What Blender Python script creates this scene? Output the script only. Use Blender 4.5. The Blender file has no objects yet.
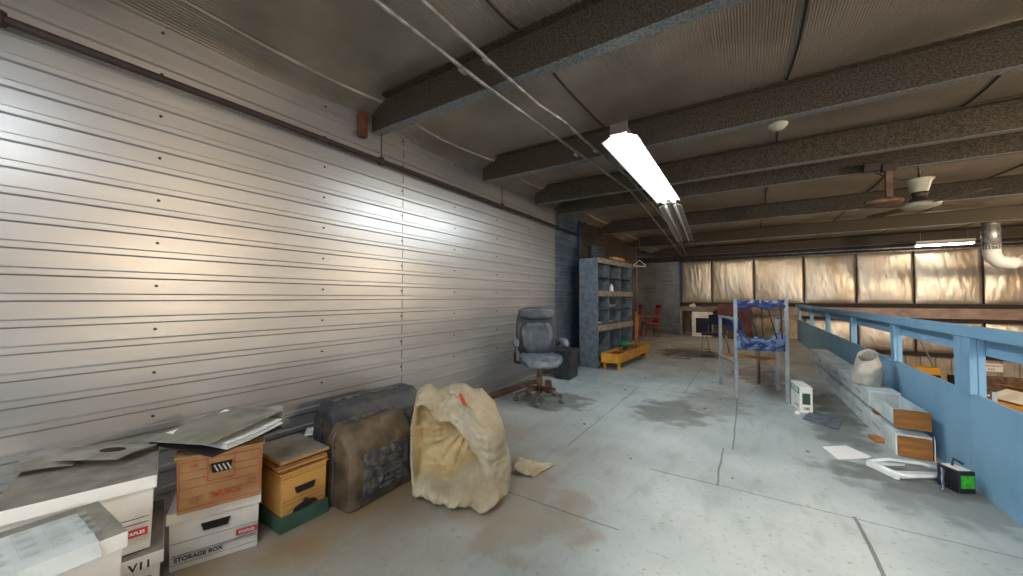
import bpy, bmesh, math, random
from mathutils import Vector, Matrix, noise
C = bpy.context.scene.collection
S = bpy.context.scene
PI = math.pi
rad = math.radians
random.seed(7)

# ------------------------------------------------------------------ camera, world, exposure
cd = bpy.data.cameras.new('camera'); cam = bpy.data.objects.new('camera', cd); C.objects.link(cam)
cam.location = (0, 0, 1.25)
cam.rotation_euler = (rad(91.565), 0, rad(32.8))
cd.sensor_width = 36; cd.lens = 366 / 1023 * 36; cd.clip_start = .05
S.camera = cam
w = bpy.data.worlds.new('world'); S.world = w; w.use_nodes = True
w.node_tree.nodes['Background'].inputs[0].default_value = (.90, .95, 1.0, 1)
w.node_tree.nodes['Background'].inputs[1].default_value = 1.2
S.view_settings.view_transform = 'Standard'; S.view_settings.look = 'None'
S.view_settings.gamma = 1; S.view_settings.use_curve_mapping = False
S.view_settings.exposure = 0.95

def area(name, loc, sx, sy, power, col, rot=(0, 0, 0), spread=PI):
    l = bpy.data.lights.new(name, 'AREA'); l.shape = 'RECTANGLE'; l.size = sx; l.size_y = sy
    l.energy = power; l.color = col; l.spread = spread
    o = bpy.data.objects.new(name, l); C.objects.link(o); o.location = loc; o.rotation_euler = rot
    return o
# added warm light, unseen behind the camera, for the pale patch on the floor
area('added_fill_light', (.25, -2.6, 2.75), .3, .3, 7, (1, .86, .72), (rad(61), 0, rad(-1)), rad(26))

# ------------------------------------------------------------------ materials
def srgb(h):
    v = [int(h[i:i+2], 16) / 255 for i in (0, 2, 4)]
    return tuple(((c + .055) / 1.055) ** 2.4 if c > .04045 else c / 12.92 for c in v) + (1,)
def nd(t, k, **kw):
    n = t.nodes.new(k)
    for a, b in kw.items(): setattr(n, a, b)
    return n
def mat(name, c1, c2=None, rough=.7, metal=0, scale=4, bump=0, bscale=None, emit=0, stretch=None, lo=.4, hi=.65, detail=6, bdist=.01):
    m = bpy.data.materials.new(name); m.use_nodes = True; t = m.node_tree; b = t.nodes['Principled BSDF']
    b.inputs['Base Color'].default_value = srgb(c1); b.inputs['Roughness'].default_value = rough; b.inputs['Metallic'].default_value = metal
    tc = nd(t, 'ShaderNodeTexCoord'); mp = nd(t, 'ShaderNodeMapping'); t.links.new(tc.outputs['Object'], mp.inputs[0])
    if stretch: mp.inputs['Scale'].default_value = stretch
    if c2:
        n = nd(t, 'ShaderNodeTexNoise'); n.inputs['Scale'].default_value = scale; n.inputs['Detail'].default_value = detail
        t.links.new(mp.outputs[0], n.inputs['Vector'])
        r = nd(t, 'ShaderNodeMapRange'); r.inputs[1].default_value = lo; r.inputs[2].default_value = hi
        t.links.new(n.outputs[0], r.inputs[0])
        x = nd(t, 'ShaderNodeMix', data_type='RGBA'); x.inputs[6].default_value = srgb(c1); x.inputs[7].default_value = srgb(c2)
        t.links.new(r.outputs[0], x.inputs[0]); t.links.new(x.outputs[2], b.inputs['Base Color'])
    if bump:
        n = nd(t, 'ShaderNodeTexNoise'); n.inputs['Scale'].default_value = bscale or scale * 3; n.inputs['Detail'].default_value = 5
        t.links.new(mp.outputs[0], n.inputs['Vector'])
        bp = nd(t, 'ShaderNodeBump'); bp.inputs['Strength'].default_value = bump; bp.inputs['Distance'].default_value = bdist
        t.links.new(n.outputs[0], bp.inputs['Height']); t.links.new(bp.outputs[0], b.inputs['Normal'])
    if emit:
        b.inputs['Emission Color'].default_value = srgb(c1); b.inputs['Emission Strength'].default_value = emit
    return m
M = dict(
    galv=mat('galvanized_siding', 'a5a5a6', 'b6b5b3', .36, .70, 2.5, .15, 10, stretch=(1, .3, 1)),
    galv_blue=mat('blue_grey_siding', '4f5f72', '6f7a86', .42, .5, 3),
    rear_metal=mat('rear_siding', '4f463e', '3d352e', .5, .4, 3),
    back_metal=mat('back_siding', '9a9a98', '8a8680', .38, .8, 3),
    screw=mat('screw_dark', '2a2624', None, .6),
    pipe_red=mat('red_oxide_pipe', '33201c', '241a18', .7, 0, 8),
    foil=mat('foil_insulation', 'ada292', '8c8274', .40, .6, 1.2),
    foil_gold=mat('back_foil', 'cabfae', 'a8957c', .36, .6, 1.6, .5, 9, stretch=(1, 1, .25), bdist=.03),
    seam_light=mat('pale_tape', 'b5ae9e', '8d8577', .6),
    seam_dark=mat('dark_seam', '2b2622', None, .8),
    beam=mat('galvanized_beam', '554a38', '28221a', .65, .3, 75, .35, 120, lo=.36, hi=.64),
    beam_edge=mat('beam_flange', '8f9394', '6c6b66', .45, .6, 60),
    wood=mat('plain_wood', 'a8743c', '7d5027', .75, 0, 6, .3, stretch=(1, 1, 6)),
    wood_grey=mat('weathered_wood', '8f857a', '6b6058', .8, 0, 9, .4, stretch=(1, 1, 5)),
    plywood=mat('plywood_end', '9a6a34', '7a4c20', .75, 0, 5, .3, stretch=(1, 1, 5)),
    rust_wood=mat('rust_wood', '6e3f22', '4a2b1a', .8, 0, 9),
    orange_wood=mat('orange_block', '8a5230', '683c20', .8, 0, 9),
    bluepaint=mat('blue_paint', '86b2cf', '7aa5c4', .6, 0, 3, .15, 40, lo=.45, hi=.7),
    bluedark=mat('dark_blue_pipe', '1f3a66', None, .5),
    conduit=mat('conduit', 'a5a6a4', '7e7d79', .4, .7, 10),
    white_card=mat('white_card', 'e6e3dd', 'cfc9bf', .8, 0, 5),
    dust=mat('dusty_top', '8a8478', '6f695f', .95, 0, 14, .3, lo=.3, hi=.7),
    kraft=mat('kraft_card', 'b28c62', '9d774e', .85, 0, 7),
    yellow_card=mat('yellow_card', 'c9974f', 'b5823e', .85, 0, 6),
    green_card=mat('green_card', '3f5f52', '34503f', .85, 0, 6),
    red_ink=mat('red_ink', 'b8432f', None, .8), black_ink=mat('black_ink', '2a2a2c', None, .8),
    label_red=mat('label_red', 'c23a2c', None, .7), white=mat('white', 'efefec', None, .6),
    paper=mat('paper', 'c9cdca', 'b3b7b4', .8, 0, 6), paper_dusty=mat('dusty_paper', '9a958a', '7d776c', .9, 0, 10),
    paper_line=mat('print_grey', 'a3a9a6', None, .9),
    binder=mat('binder_dust', '8b857a', '76705f', .85, 0, 9), dark=mat('dark_void', '1c1815', None, .9),
    case=mat('case_brown', '6e5c46', '43372b', .7, 0, 7, .2), case_side=mat('case_side', '3c3c42', '6a665f', .75, 0, 22, .3, lo=.45, hi=.6),
    case_blue=mat('case_blueblack', '33363f', '5b5348', .6, 0, 5),
    canvas=mat('canvas', 'c2b69c', '9c8a6a', .9, 0, 3.5, .8, 26, lo=.35, hi=.7),
    lining=mat('canvas_lining', 'cfb88a', 'a98e60', .9, 0, 5, .5, 30),
    orange=mat('orange_cloth', 'd9502a', None, .8),
    leather=mat('chair_leather', '2c3239', '4c545c', .40, 0, 7, .25, 35),
    leather_dark=mat('chair_leather_dark', '1c2026', '30353b', .45, 0, 7, .25, 35),
    leather_seat=mat('chair_seat_leather', '464e57', '76808a', .45, 0, 9, .2, 35),
    plastic=mat('black_plastic', '26282c', '3b3f45', .5, 0, 8), arm_grey=mat('arm_pad', '5f6a73', None, .5),
    brown_metal=mat('brown_metal', '5a3d2e', '7d634f', .5, .2, 9), steel=mat('steel', '9fa3a6', None, .35, .8),
    shelfblue=mat('shelf_blue_grey', '67707a', '4c545e', .8, 0, 12, .3), shelf_shade=mat('shelf_inside_shade', '32363d', '24272d', .85, 0, 6),  # shelf insides darkened in colour to stand for compartment shade
    shelf_wood=mat('shelf_edge', '8a8076', '5f564d', .85, 0, 22, .3),
    cart=mat('yellow_wood', 'd39a2c', 'b87f1e', .75, 0, 8), red=mat('red_plastic', '9c2b1c', '7d2216', .5, 0, 8),
    redbag=mat('red_cloth', 'a02028', None, .8), green=mat('green_plastic', '2f8a5c', None, .6),
    grey_frame=mat('grey_frame', '8e98a0', '7b858d', .5, .1, 9), blue_cloth=mat('blue_cloth', '1d2c5c', '32508c', .75, 0, 9, .5, 20),
    blue_print=mat('blue_print_cloth', '6f86a8', '1d2c5c', .75, 0, 14, .4, 20, lo=.42, hi=.55),
    strap=mat('strap', '20222a', None, .8), maroon=mat('maroon_board', '5a3732', '4a2c29', .8, 0, 5),
    cream=mat('cream_panel', 'b3a184', '99876a', .8, 0, 5), navy=mat('navy_void', '1a1d33', None, .7),
    whitebox=mat('long_carton', 'dbe3e4', 'bcc7c8', .8, 0, 5), tray=mat('white_tray', 'd4dcde', 'c1cacb', .5, 0, 8),
    bag=mat('white_bag', 'c9c3b6', 'a9a294', .8, 0, 8, .4, 20), greenlabel=mat('green_label', '3fae2e', '2a7d22', .5, 0, 30),
    battery=mat('battery_black', '1c2126', None, .45), clear=mat('film_blue', '5a6a86', 'a8b2c4', .3, 0, 14),
    reflector=mat('reflector', 'a9a9a5', None, .35, .2), housing=mat('lamp_housing', '6d655d', None, .5, .3),
    deadtube=mat('dead_tube', 'a59c90', None, .4), fan_white=mat('fan_cream', 'b8b49c', 'a09c86', .5), fan_dark=mat('fan_motor', '3a2c25', None, .5),
    blade=mat('fan_blade', '5f4630', '4a3524', .6, 0, 6), duct=mat('duct', 'b4b4b4', '8c8c8e', .35, .6, 12), ductwhite=mat('white_duct', 'efeeea', None, .5),
    hallwall=mat('hall_siding', 'b0a495', '998c7d', .6, .1, 4), hallfloor=mat('hall_floor', '8a8078', '6f665f', .8, 0, 1.5),
    tan=mat('hall_carton', 'c08a3a', 'a87428', .85, 0, 3), yellow=mat('machine_yellow', 'd99a1c', None, .6), signred=mat('sign_red', 'c23a3a', None, .6),
    pinkbeam=mat('wall_girt', '9c8377', '82695d', .55, .2, 5),
    concrete_bit=mat('debris', '6b6359', '8d867a', .9, 0, 20),
)
# emitters: lamp tubes
def emat(name, col, s):
    m = bpy.data.materials.new(name); m.use_nodes = True; b = m.node_tree.nodes['Principled BSDF']
    b.inputs['Base Color'].default_value = srgb('eeeeee'); b.inputs['Emission Color'].default_value = (*col, 1); b.inputs['Emission Strength'].default_value = s
    return m
M['tube'] = emat('lit_tube', (.86, .95, 1), 26)
M['tube_warm'] = emat('lit_tube_warm', (1, .84, .64), 22)
M['bulb'] = emat('lit_bulb', (1, .78, .54), 330)
M['tube_far'] = emat('lit_tube_far', (1, .93, .82), 14)

# concrete floor with dirt, water stains, painted crate shade and joints
def floor_mat():
    m = bpy.data.materials.new('stained_floor'); m.use_nodes = True; t = m.node_tree; b = t.nodes['Principled BSDF']; L = t.links.new
    tc = nd(t, 'ShaderNodeTexCoord'); P = tc.outputs['Object']
    def noi(s, d=6, st=None, dist=0):
        n = nd(t, 'ShaderNodeTexNoise'); n.inputs['Scale'].default_value = s; n.inputs['Detail'].default_value = d; n.inputs['Distortion'].default_value = dist
        if st:
            mp = nd(t, 'ShaderNodeMapping'); mp.inputs['Scale'].default_value = st[:3]
            if len(st) > 3: mp.inputs['Rotation'].default_value = (0, 0, st[3])
            L(P, mp.inputs[0]); L(mp.outputs[0], n.inputs['Vector'])
        else: L(P, n.inputs['Vector'])
        return n.outputs[0]
    def rng(v, a, c, lo=0, hi=1):
        r = nd(t, 'ShaderNodeMapRange'); r.inputs[1].default_value = a; r.inputs[2].default_value = c; r.inputs[3].default_value = lo; r.inputs[4].default_value = hi
        L(v, r.inputs[0]); return r.outputs[0]
    def mix(f, a, c):
        x = nd(t, 'ShaderNodeMix', data_type='RGBA'); L(f, x.inputs[0])
        for i, v in ((6, a), (7, c)):
            if isinstance(v, str): x.inputs[i].default_value = srgb(v)
            else: L(v, x.inputs[i])
        return x.outputs[2]
    def mth(op, a, c=None):
        x = nd(t, 'ShaderNodeMath', operation=op)
        for i, v in ((0, a), (1, c)):
            if v is None: continue
            if isinstance(v, (int, float)): x.inputs[i].default_value = v
            else: L(v, x.inputs[i])
        return x.outputs[0]
    sp = nd(t, 'ShaderNodeSeparateXYZ'); L(P, sp.inputs[0]); X, Y = sp.outputs[0], sp.outputs[1]
    c = mix(rng(noi(1.3, 8), .35, .68), 'b2bcbd', '99a4a6')
    c = mix(rng(noi(9, 8, (1, .35, 1, .5)), .52, .76, 0, .35), c, '6f716c')          # streaks
    c = mix(rng(noi(30, 4), .60, .72, 0, .5), c, '75736b')
    # brown dirt along the left wall under the boxes; browner towards the far end
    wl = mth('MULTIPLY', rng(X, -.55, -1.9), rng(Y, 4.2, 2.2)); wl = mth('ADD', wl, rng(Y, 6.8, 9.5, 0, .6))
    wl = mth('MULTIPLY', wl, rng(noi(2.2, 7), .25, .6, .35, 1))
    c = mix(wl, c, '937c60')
    # dark patches: puddle stains, darker floor by furniture, crate shade and dirt painted in
    def spot(cx, cy, rx, ry, col, amt, src):
        dx = mth('DIVIDE', mth('SUBTRACT', X, cx), rx); dy = mth('DIVIDE', mth('SUBTRACT', Y, cy), ry)
        d = mth('ADD', mth('MULTIPLY', dx, dx), mth('MULTIPLY', dy, dy))
        d = mth('ADD', d, mth('MULTIPLY', mth('SUBTRACT', noi(5, 8), .5), 3.2))
        return mix(rng(d, 1.0, .45, 0, amt), src, col)
    c = spot(-.75, 4.35, .42, .55, '5a5348', .6, c); c = spot(-.38, 5.0, .4, .8, '665d50', .4, c)
    c = spot(-1.1, 9.2, .7, 1.0, '3a3632', .85, c); c = spot(-2.0, 4.1, .5, .45, '5b5347', .7, c)
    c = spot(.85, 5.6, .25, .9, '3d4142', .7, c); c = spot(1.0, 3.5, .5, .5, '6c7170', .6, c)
    c = spot(.2, 7.2, .5, .9, '6d5a45', .7, c)
    c = spot(.72, 4.7, .25, .8, '4a4c4a', .6, c); c = spot(.9, 3.6, .6, .22, '5f6361', .6, c); c = spot(-1.2, 1.9, .5, .5, '8d7a60', .5, c)  # shade and dirt beside crates and carton painted in; brown dirt last
    # sheet joints
    def line(axis, pos, w, o0, o1, other):
        a = mth('LESS_THAN', mth('ABSOLUTE', mth('SUBTRACT', mth('ADD', axis, mth('MULTIPLY', mth('SUBTRACT', noi(3, 3), .5), .03)), pos)), w)
        a = mth('MULTIPLY', a, mth('GREATER_THAN', other, o0)); return mth('MULTIPLY', a, mth('LESS_THAN', other, o1))
    ls = [line(X, -.12, .006, 3.56, 5.7, Y), line(X, -.19, .006, 2.82, 3.55, Y), line(Y, 2.83, .006, -.62, -.19, X),
          line(X, .495, .009, 1.5, 2.85, Y), line(Y, 2.83, .004, -.19, 2, X), line(Y, 5.3, .006, -2.8, 2, X), line(Y, 2.0, .005, -1.6, -.6, X),
          line(X, -1.3, .005, 2.9, 5.3, Y), line(Y, 7.75, .006, -2.8, 2, X), line(X, -.72, .005, 5.3, 10, Y)]
    s = ls[0]
    for l in ls[1:]: s = mth('MAXIMUM', s, l)
    s = mth('MULTIPLY', s, .7)
    c = mix(s, c, '4a4a48')
    L(c, b.inputs['Base Color']); L(rng(noi(3), .3, .7, .42, .72), b.inputs['Roughness'])
    bp = nd(t, 'ShaderNodeBump'); bp.inputs['Strength'].default_value = .25; bp.inputs['Distance'].default_value = .01
    L(noi(18, 8), bp.inputs['Height']); L(bp.outputs[0], b.inputs['Normal'])
    return m
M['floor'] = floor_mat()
# ceiling foil: fine ribs running along the rolls
def ceil_mat():
    m = M['foil'].copy(); m.name = 'ceiling_foil'; t = m.node_tree; b = t.nodes['Principled BSDF']
    tc = nd(t, 'ShaderNodeTexCoord'); wv = nd(t, 'ShaderNodeTexWave'); wv.bands_direction = 'X'
    wv.inputs['Scale'].default_value = 19; wv.inputs['Distortion'].default_value = .7; wv.inputs['Detail'].default_value = 2; wv.inputs['Detail Scale'].default_value = .6
    t.links.new(tc.outputs['Object'], wv.inputs[0])
    bp = nd(t, 'ShaderNodeBump'); bp.inputs['Strength'].default_value = .55; bp.inputs['Distance'].default_value = .012
    t.links.new(wv.outputs[0], bp.inputs['Height']); t.links.new(bp.outputs[0], b.inputs['Normal'])
    return m
M['ceil'] = ceil_mat()

# ------------------------------------------------------------------ mesh helpers
class MB:
    def __init__(s): s.b = bmesh.new(); s.mi = 0
    def _f(s, vs):
        try: f = s.b.faces.new(vs); f.material_index = s.mi; return f
        except ValueError: return None
    def box(s, c, d, rot=None, taper=1, top=None):
        R = (rot if isinstance(rot, Matrix) else Matrix.Rotation(rot or 0, 3, 'Z'))
        v = []
        for z in (-1, 1):
            k = 1 if z > 0 else taper
            for x, y in ((-1, -1), (1, -1), (1, 1), (-1, 1)):
                v.append(s.b.verts.new(Vector(c) + R @ Vector((x * d[0] / 2 * k, y * d[1] / 2 * k, z * d[2] / 2))))
        for q in ((0, 3, 2, 1), (0, 1, 5, 4), (1, 2, 6, 5), (2, 3, 7, 6), (3, 0, 4, 7)): s._f([v[i] for i in q])
        f = s._f([v[i] for i in (4, 5, 6, 7)])
        if top is not None and f: f.material_index = top
        return s
    def tube(s, pts, r, n=10, r2=None):
        pts = [Vector(p) for p in pts]; rings = []
        N = len(pts)
        for i, p in enumerate(pts):
            d = ((pts[min(i + 1, N - 1)] - pts[max(i - 1, 0)])).normalized()
            up = Vector((0, 0, 1)) if abs(d.z) < .95 else Vector((1, 0, 0))
            a = d.cross(up).normalized(); c = a.cross(d).normalized()
            rr = r if r2 is None else r + (r2 - r) * i / (N - 1)
            rings.append([s.b.verts.new(p + (a * math.cos(2 * PI * k / n) + c * math.sin(2 * PI * k / n)) * rr) for k in range(n)])
        for A, B in zip(rings, rings[1:]):
            for k in range(n): s._f([A[k], A[(k + 1) % n], B[(k + 1) % n], B[k]])
        s._f(rings[0][::-1]); s._f(rings[-1]); return s
    def lathe(s, c, prof, n=24):
        c = Vector(c); R = []
        for r, z in prof: R.append([s.b.verts.new(c + Vector((r * math.cos(2 * PI * k / n), r * math.sin(2 * PI * k / n), z))) for k in range(n)])
        for A, B in zip(R, R[1:]):
            for k in range(n): s._f([A[k], A[(k + 1) % n], B[(k + 1) % n], B[k]])
        s._f(R[0][::-1]); s._f(R[-1]); return s
    def prism(s, poly, f0, f1):      # poly of 2-tuples, f0/f1: function 2-tuple -> 3D point
        a = [s.b.verts.new(f0(p)) for p in poly]; b = [s.b.verts.new(f1(p)) for p in poly]; n = len(poly)
        for k in range(n): s._f([a[k], a[(k + 1) % n], b[(k + 1) % n], b[k]])
        s._f(a[::-1]); s._f(b); return s
    def grid(s, fn, nu, nv, closed=False):
        V = [[s.b.verts.new(fn(i / nu, j / nv)) for j in range(nv + 1)] for i in range(nu + 1)]
        for i in range(nu):
            for j in range(nv): s._f([V[i][j], V[i + 1][j], V[i + 1][j + 1], V[i][j + 1]])
        return V
    def blob(s, c, h, n=2.6, seg=20, fn=None):   # rounded cushion (superellipsoid)
        c = Vector(c); R = []
        def sp(x, e): return math.copysign(abs(x) ** e, x)
        e = 2 / n; rows = seg // 2
        for i in range(rows + 1):
            t = -PI / 2 + PI * i / rows; row = []
            for k in range(seg):
                u = 2 * PI * k / seg
                p = Vector((sp(math.cos(t), e) * sp(math.cos(u), e), sp(math.cos(t), e) * sp(math.sin(u), e), sp(math.sin(t), e)))
                p = Vector((p.x * h[0], p.y * h[1], p.z * h[2]))
                if fn: p = fn(p)
                row.append(s.b.verts.new(c + p))
            R.append(row)
        for A, B in zip(R, R[1:]):
            for k in range(seg): s._f([A[k], A[(k + 1) % seg], B[(k + 1) % seg], B[k]])
        return s
    def build(s, name, mats, parent=None, smooth=False, kind=None, loc=None, rot=None, bevel=0, solid=0, label=None, weld=False):
        if weld: bmesh.ops.remove_doubles(s.b, verts=s.b.verts, dist=1e-5)
        bmesh.ops.recalc_face_normals(s.b, faces=s.b.faces)
        me = bpy.data.meshes.new(name); s.b.to_mesh(me); s.b.free()
        for m in (mats if isinstance(mats, (list, tuple)) else [mats]): me.materials.append(M[m] if isinstance(m, str) else m)
        if smooth:
            for p in me.polygons: p.use_smooth = True
        o = bpy.data.objects.new(name, me); C.objects.link(o)
        if parent: o.parent = parent
        if loc: o.location = loc
        if rot: o.rotation_euler = rot
        if kind: o['kind'] = kind
        if label: o['label'] = label
        if solid: md = o.modifiers.new('solid', 'SOLIDIFY'); md.thickness = solid; md.offset = 0
        if bevel: md = o.modifiers.new('bevel', 'BEVEL'); md.width = bevel; md.segments = 2; md.limit_method = 'ANGLE'
        return o
def thing(name, label, cat, loc=(0, 0, 0), rz=0, group=None):
    o = bpy.data.objects.new(name, None); C.objects.link(o); o.location = loc; o.rotation_euler = (0, 0, rz)
    o.empty_display_size = .1
    return tag(o, label, cat, group)
def tag(o, label, cat, group=None):
    o['label'] = label; o['category'] = cat
    if group: o['group'] = group
    return o
def text(s, size, m, parent, loc, rot, name='lettering', ext=.0006, sx=1):
    cu = bpy.data.curves.new(name, 'FONT'); cu.body = s; cu.size = size; cu.extrude = ext; cu.offset = size * .025; cu.align_x = 'CENTER'; cu.align_y = 'CENTER'
    t = bpy.data.objects.new('t', cu); C.objects.link(t); bpy.context.view_layer.update()
    me = bpy.data.meshes.new_from_object(t.evaluated_get(bpy.context.evaluated_depsgraph_get()))
    bpy.data.objects.remove(t); me.materials.clear(); me.materials.append(M[m])
    o = bpy.data.objects.new(name, me); C.objects.link(o); o.parent = parent; o.location = loc; o.rotation_euler = rot; o.scale = (sx, 1, 1)
    return o
FX = (PI / 2, 0, PI / 2)      # lettering on a face looking towards local +x
def frac(p, s=1, o=4):
    v = 0; a = 1; tot = 0
    for i in range(o): v += a * noise.noise(Vector(p) * s); tot += a; a *= .5; s *= 2.1
    return v / tot

# ================================================================== SETTING
WX = -2.85; YB = 14.3; Y0 = -3.2; ZC = 3.0; HF = -3.0
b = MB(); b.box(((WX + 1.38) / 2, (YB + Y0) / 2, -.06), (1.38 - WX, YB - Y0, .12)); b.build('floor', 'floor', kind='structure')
b = MB(); b.box((5.2, (YB + Y0) / 2, HF - .05), (7.8, YB - Y0, .1)); b.build('floor', 'hallfloor', kind='structure')
# left wall: ribbed siding running along Y
def rib_profile(z0, z1, phase=.637, pitch=.1232, dep=.013):
    pts = []; k = math.floor((z0 - phase) / pitch)
    while phase + k * pitch < z1 + pitch:
        z = phase + k * pitch
        pts += [(0, z - .022), (dep, z - .014), (dep, z + .014), (0, z + .022)]
        k += 1
    pts = [p for p in pts if z0 < p[1] < z1]
    return [(0, z0)] + pts + [(0, z1)]
def ribbed(name, y0, y1, z0, z1, m, seams=(), screws=()):
    b = MB(); pr = rib_profile(z0, z1)
    ys = [y0, y1]
    rows = [[b.b.verts.new((WX + dx, y, z)) for dx, z in pr] for y in ys]
    for A, B in zip(rows, rows[1:]):
        for i in range(len(pr) - 1): b._f([A[i], A[i + 1], B[i + 1], B[i]])
    for y in seams:
        b.mi = 1; b.box((WX + .0, y, (z0 + z1) / 2), (.006, .004, z1 - z0 - .02)); b.mi = 0
    b.mi = 1
    for y in screws:
        z = .58
        while z < z1:
            b.tube([(WX - .001, y, z), (WX + .006, y, z)], .008, 6); z += .1232 * 2 if y not in (2.43,) else .1232 * 2
    o = b.build(name, [m, 'screw'], kind='structure'); return o
ribbed('wall_left', Y0, 5.83, 0, ZC + .1, 'galv', (2.44,), (-.9, .66, 1.64, 2.43, 3.2, 4.05, 4.9))
ribbed('wall_left_end', 5.83, 6.9, 0, ZC + .1, 'galv_blue', (), (5.9,))
ribbed('wall_left_rear', 6.9, 11.5, 0, ZC + .1, 'rear_metal', (9.0,), ())
b = MB(); b.box((WX - .06, (Y0 + 11.5) / 2, 1.5), (.1, 11.5 - Y0, 3.3)); b.build('wall_left_backing', 'screw', kind='structure')
b = MB(); b.box((-3.35, 11.55, 1.5), (1.0, .1, 3.3)); b.box((-3.85, 12.95, 1.5), (.1, 2.9, 3.3)); b.build('wall_alcove', 'back_metal', kind='structure')
b = MB(); b.box((-3.35, 12.95, -.06), (1.02, 2.9, .12)); b.build('floor', 'floor', kind='structure')
# back wall: ribbed corner panel, then foil quilts
b = MB(); pr = rib_profile(0, ZC, dep=.03)
rows = [[b.b.verts.new((x, YB - dx, z)) for dx, z in pr] for x in (-3.85, -2.02)]
for i in range(len(pr) - 1): b._f([rows[0][i], rows[0][i + 1], rows[1][i + 1], rows[1][i]])
b.build('wall_back_corner', 'back_metal', kind='structure')
b = MB(); b.box((-2.0, YB - .05, 1.3), (.05, .1, 2.6)); b.build('trim_1', 'bluedark', kind='structure')
b = MB(); b.box((2.6, YB + .12, 0), (13, .1, 6.4)); b.build('wall_back', 'cream', kind='structure')
xs = [-1.97, -1.02, .19, 1.47, 2.66, 3.82, 5.04, 6.3, 7.6, 9.0]
def quilt(x0, x1, z0, z1, m='foil_gold', bulge=.06):
    b = MB()
    def fn(u, v):
        e = (math.sin(PI * u) ** .35) * (math.sin(PI * v) ** .5) if 0 < u < 1 and 0 < v < 1 else 0
        x = x0 + (x1 - x0) * u; z = z0 + (z1 - z0) * v
        wr = .016 * abs(noise.noise(Vector((x * 9 + v * 2, z * 1.6, x0)))) + .01 * noise.noise(Vector((x * 22 + 6 * v, z * 5, 3)))
        return Vector((x, YB + .05 - e * (bulge + wr), z))
    b.grid(fn, 36, 24)
    b.mi = 1; b.box((x1, YB - .0, (z0 + z1) / 2), (.022, .05, z1 - z0))
    b.build('wall_back_quilt', [m, 'seam_dark'], kind='structure', smooth=True)
for x0, x1 in zip(xs, xs[1:]):
    quilt(x0, x1, 1.10, 2.56)
    if x0 > 1: quilt(x0, x1, -.20, .62)
    else: quilt(x0, x1, 0 if x0 < 1 else -.2, .80, 'cream', .03)
def bar(name, c, d, m, kind='structure'): b = MB(); b.box(c, d); return b.build(name, m, kind=kind)
bar('trim_2', (3.5, YB - .06, 1.04), (11, .12, .10), 'seam_dark')
bar('trim_3', (3.6, YB - .08, .84), (10.8, .10, .26), 'pinkbeam')
bar('trim_4', (5.2, YB - .06, .66), (7.6, .1, .08), 'seam_dark')
bar('trim_5', (5.2, YB - .07, -.25), (7.6, .1, .10), 'seam_dark')
bar('trim_6', (2.5, YB - .03, 2.66), (13, .08, .2), 'seam_dark')
# vertical siding of the hall below
b = MB(); x = 1.4; row0, row1 = [], []
while x < 9:
    for dx, dy in ((0, 0), (.16, 0), (.18, .03), (.24, .03), (.26, 0)):
        row0.append(b.b.verts.new((x + dx, YB + dy - .02, HF))); row1.append(b.b.verts.new((x + dx, YB + dy - .02, -.28)))
    x += .28
for i in range(len(row0) - 1): b._f([row0[i], row0[i + 1], row1[i + 1], row1[i]])
b.build('wall_back_hall', 'hallwall', kind='structure')
bar('wall_right', (9.05, (YB + Y0) / 2, 0), (.1, YB - Y0, 6.4), 'hallwall')
bar('wall_under_floor', (1.36, (YB + Y0) / 2, -1.56), (.05, YB - Y0, 2.88), 'hallwall')

# ceiling insulation sagging between purlins
PUR = [-2.9, -1.4, .15, 2.06, 3.70, 5.08, 5.88, 8.28, 10.98, 14.1]
def ceil_z(x, y):
    z = ZC + .03
    for p0, p1 in zip(PUR, PUR[1:]):
        if p0 <= y <= p1 and p1 - p0 > 1:
            z -= .06 * math.sin(PI * (y - p0) / (p1 - p0)) ** .7
    dw = x - WX
    if dw < .45: z -= .16 * (1 - dw / .45) ** 2
    return z + .012 * frac((x * .9, y * .9, 0), 1.5, 3)
b = MB(); b.grid(lambda u, v: Vector((WX - .02 + (9.1 - WX) * u, Y0 + (YB + .1 - Y0) * v, ceil_z(WX + (9.1 - WX) * u, Y0 + (YB + .1 - Y0) * v))), 120, 180)
b.build('ceiling', 'ceil', kind='structure', smooth=True)
bar('ceiling_deck', (2.6, (YB + Y0) / 2, 3.2), (13.4, YB - Y0 + .4, .08), 'seam_dark')
bar('ceiling_alcove', (-3.4, 12.9, 3.05), (1.1, 3, .06), 'foil')
for k, (x, m, wd) in enumerate([(-2.66, 'seam_light', .022), (-1.23, 'seam_dark', .018), (.30, 'seam_dark', .018), (1.67, 'seam_dark', .018), (3.0, 'seam_dark', .018), (4.4, 'seam_dark', .018), (5.9, 'seam_dark', .018)]):
    b = MB(); n = 160
    pts = []
    for i in range(n + 1):
        y = Y0 + (YB - Y0) * i / n; pts.append((x + .02 * math.sin(y * 2.1 + k), y, ceil_z(x, y) - .004))
    b.tube(pts, wd / 2, 5); b.build('trim_%d' % (10 + k), m, kind='structure')
# wall head strips where the foil turns down the wall
bar('baseboard_left', (WX + .02, 4.2, .01), (.05, 5.2, .02), 'wood_grey')

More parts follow.
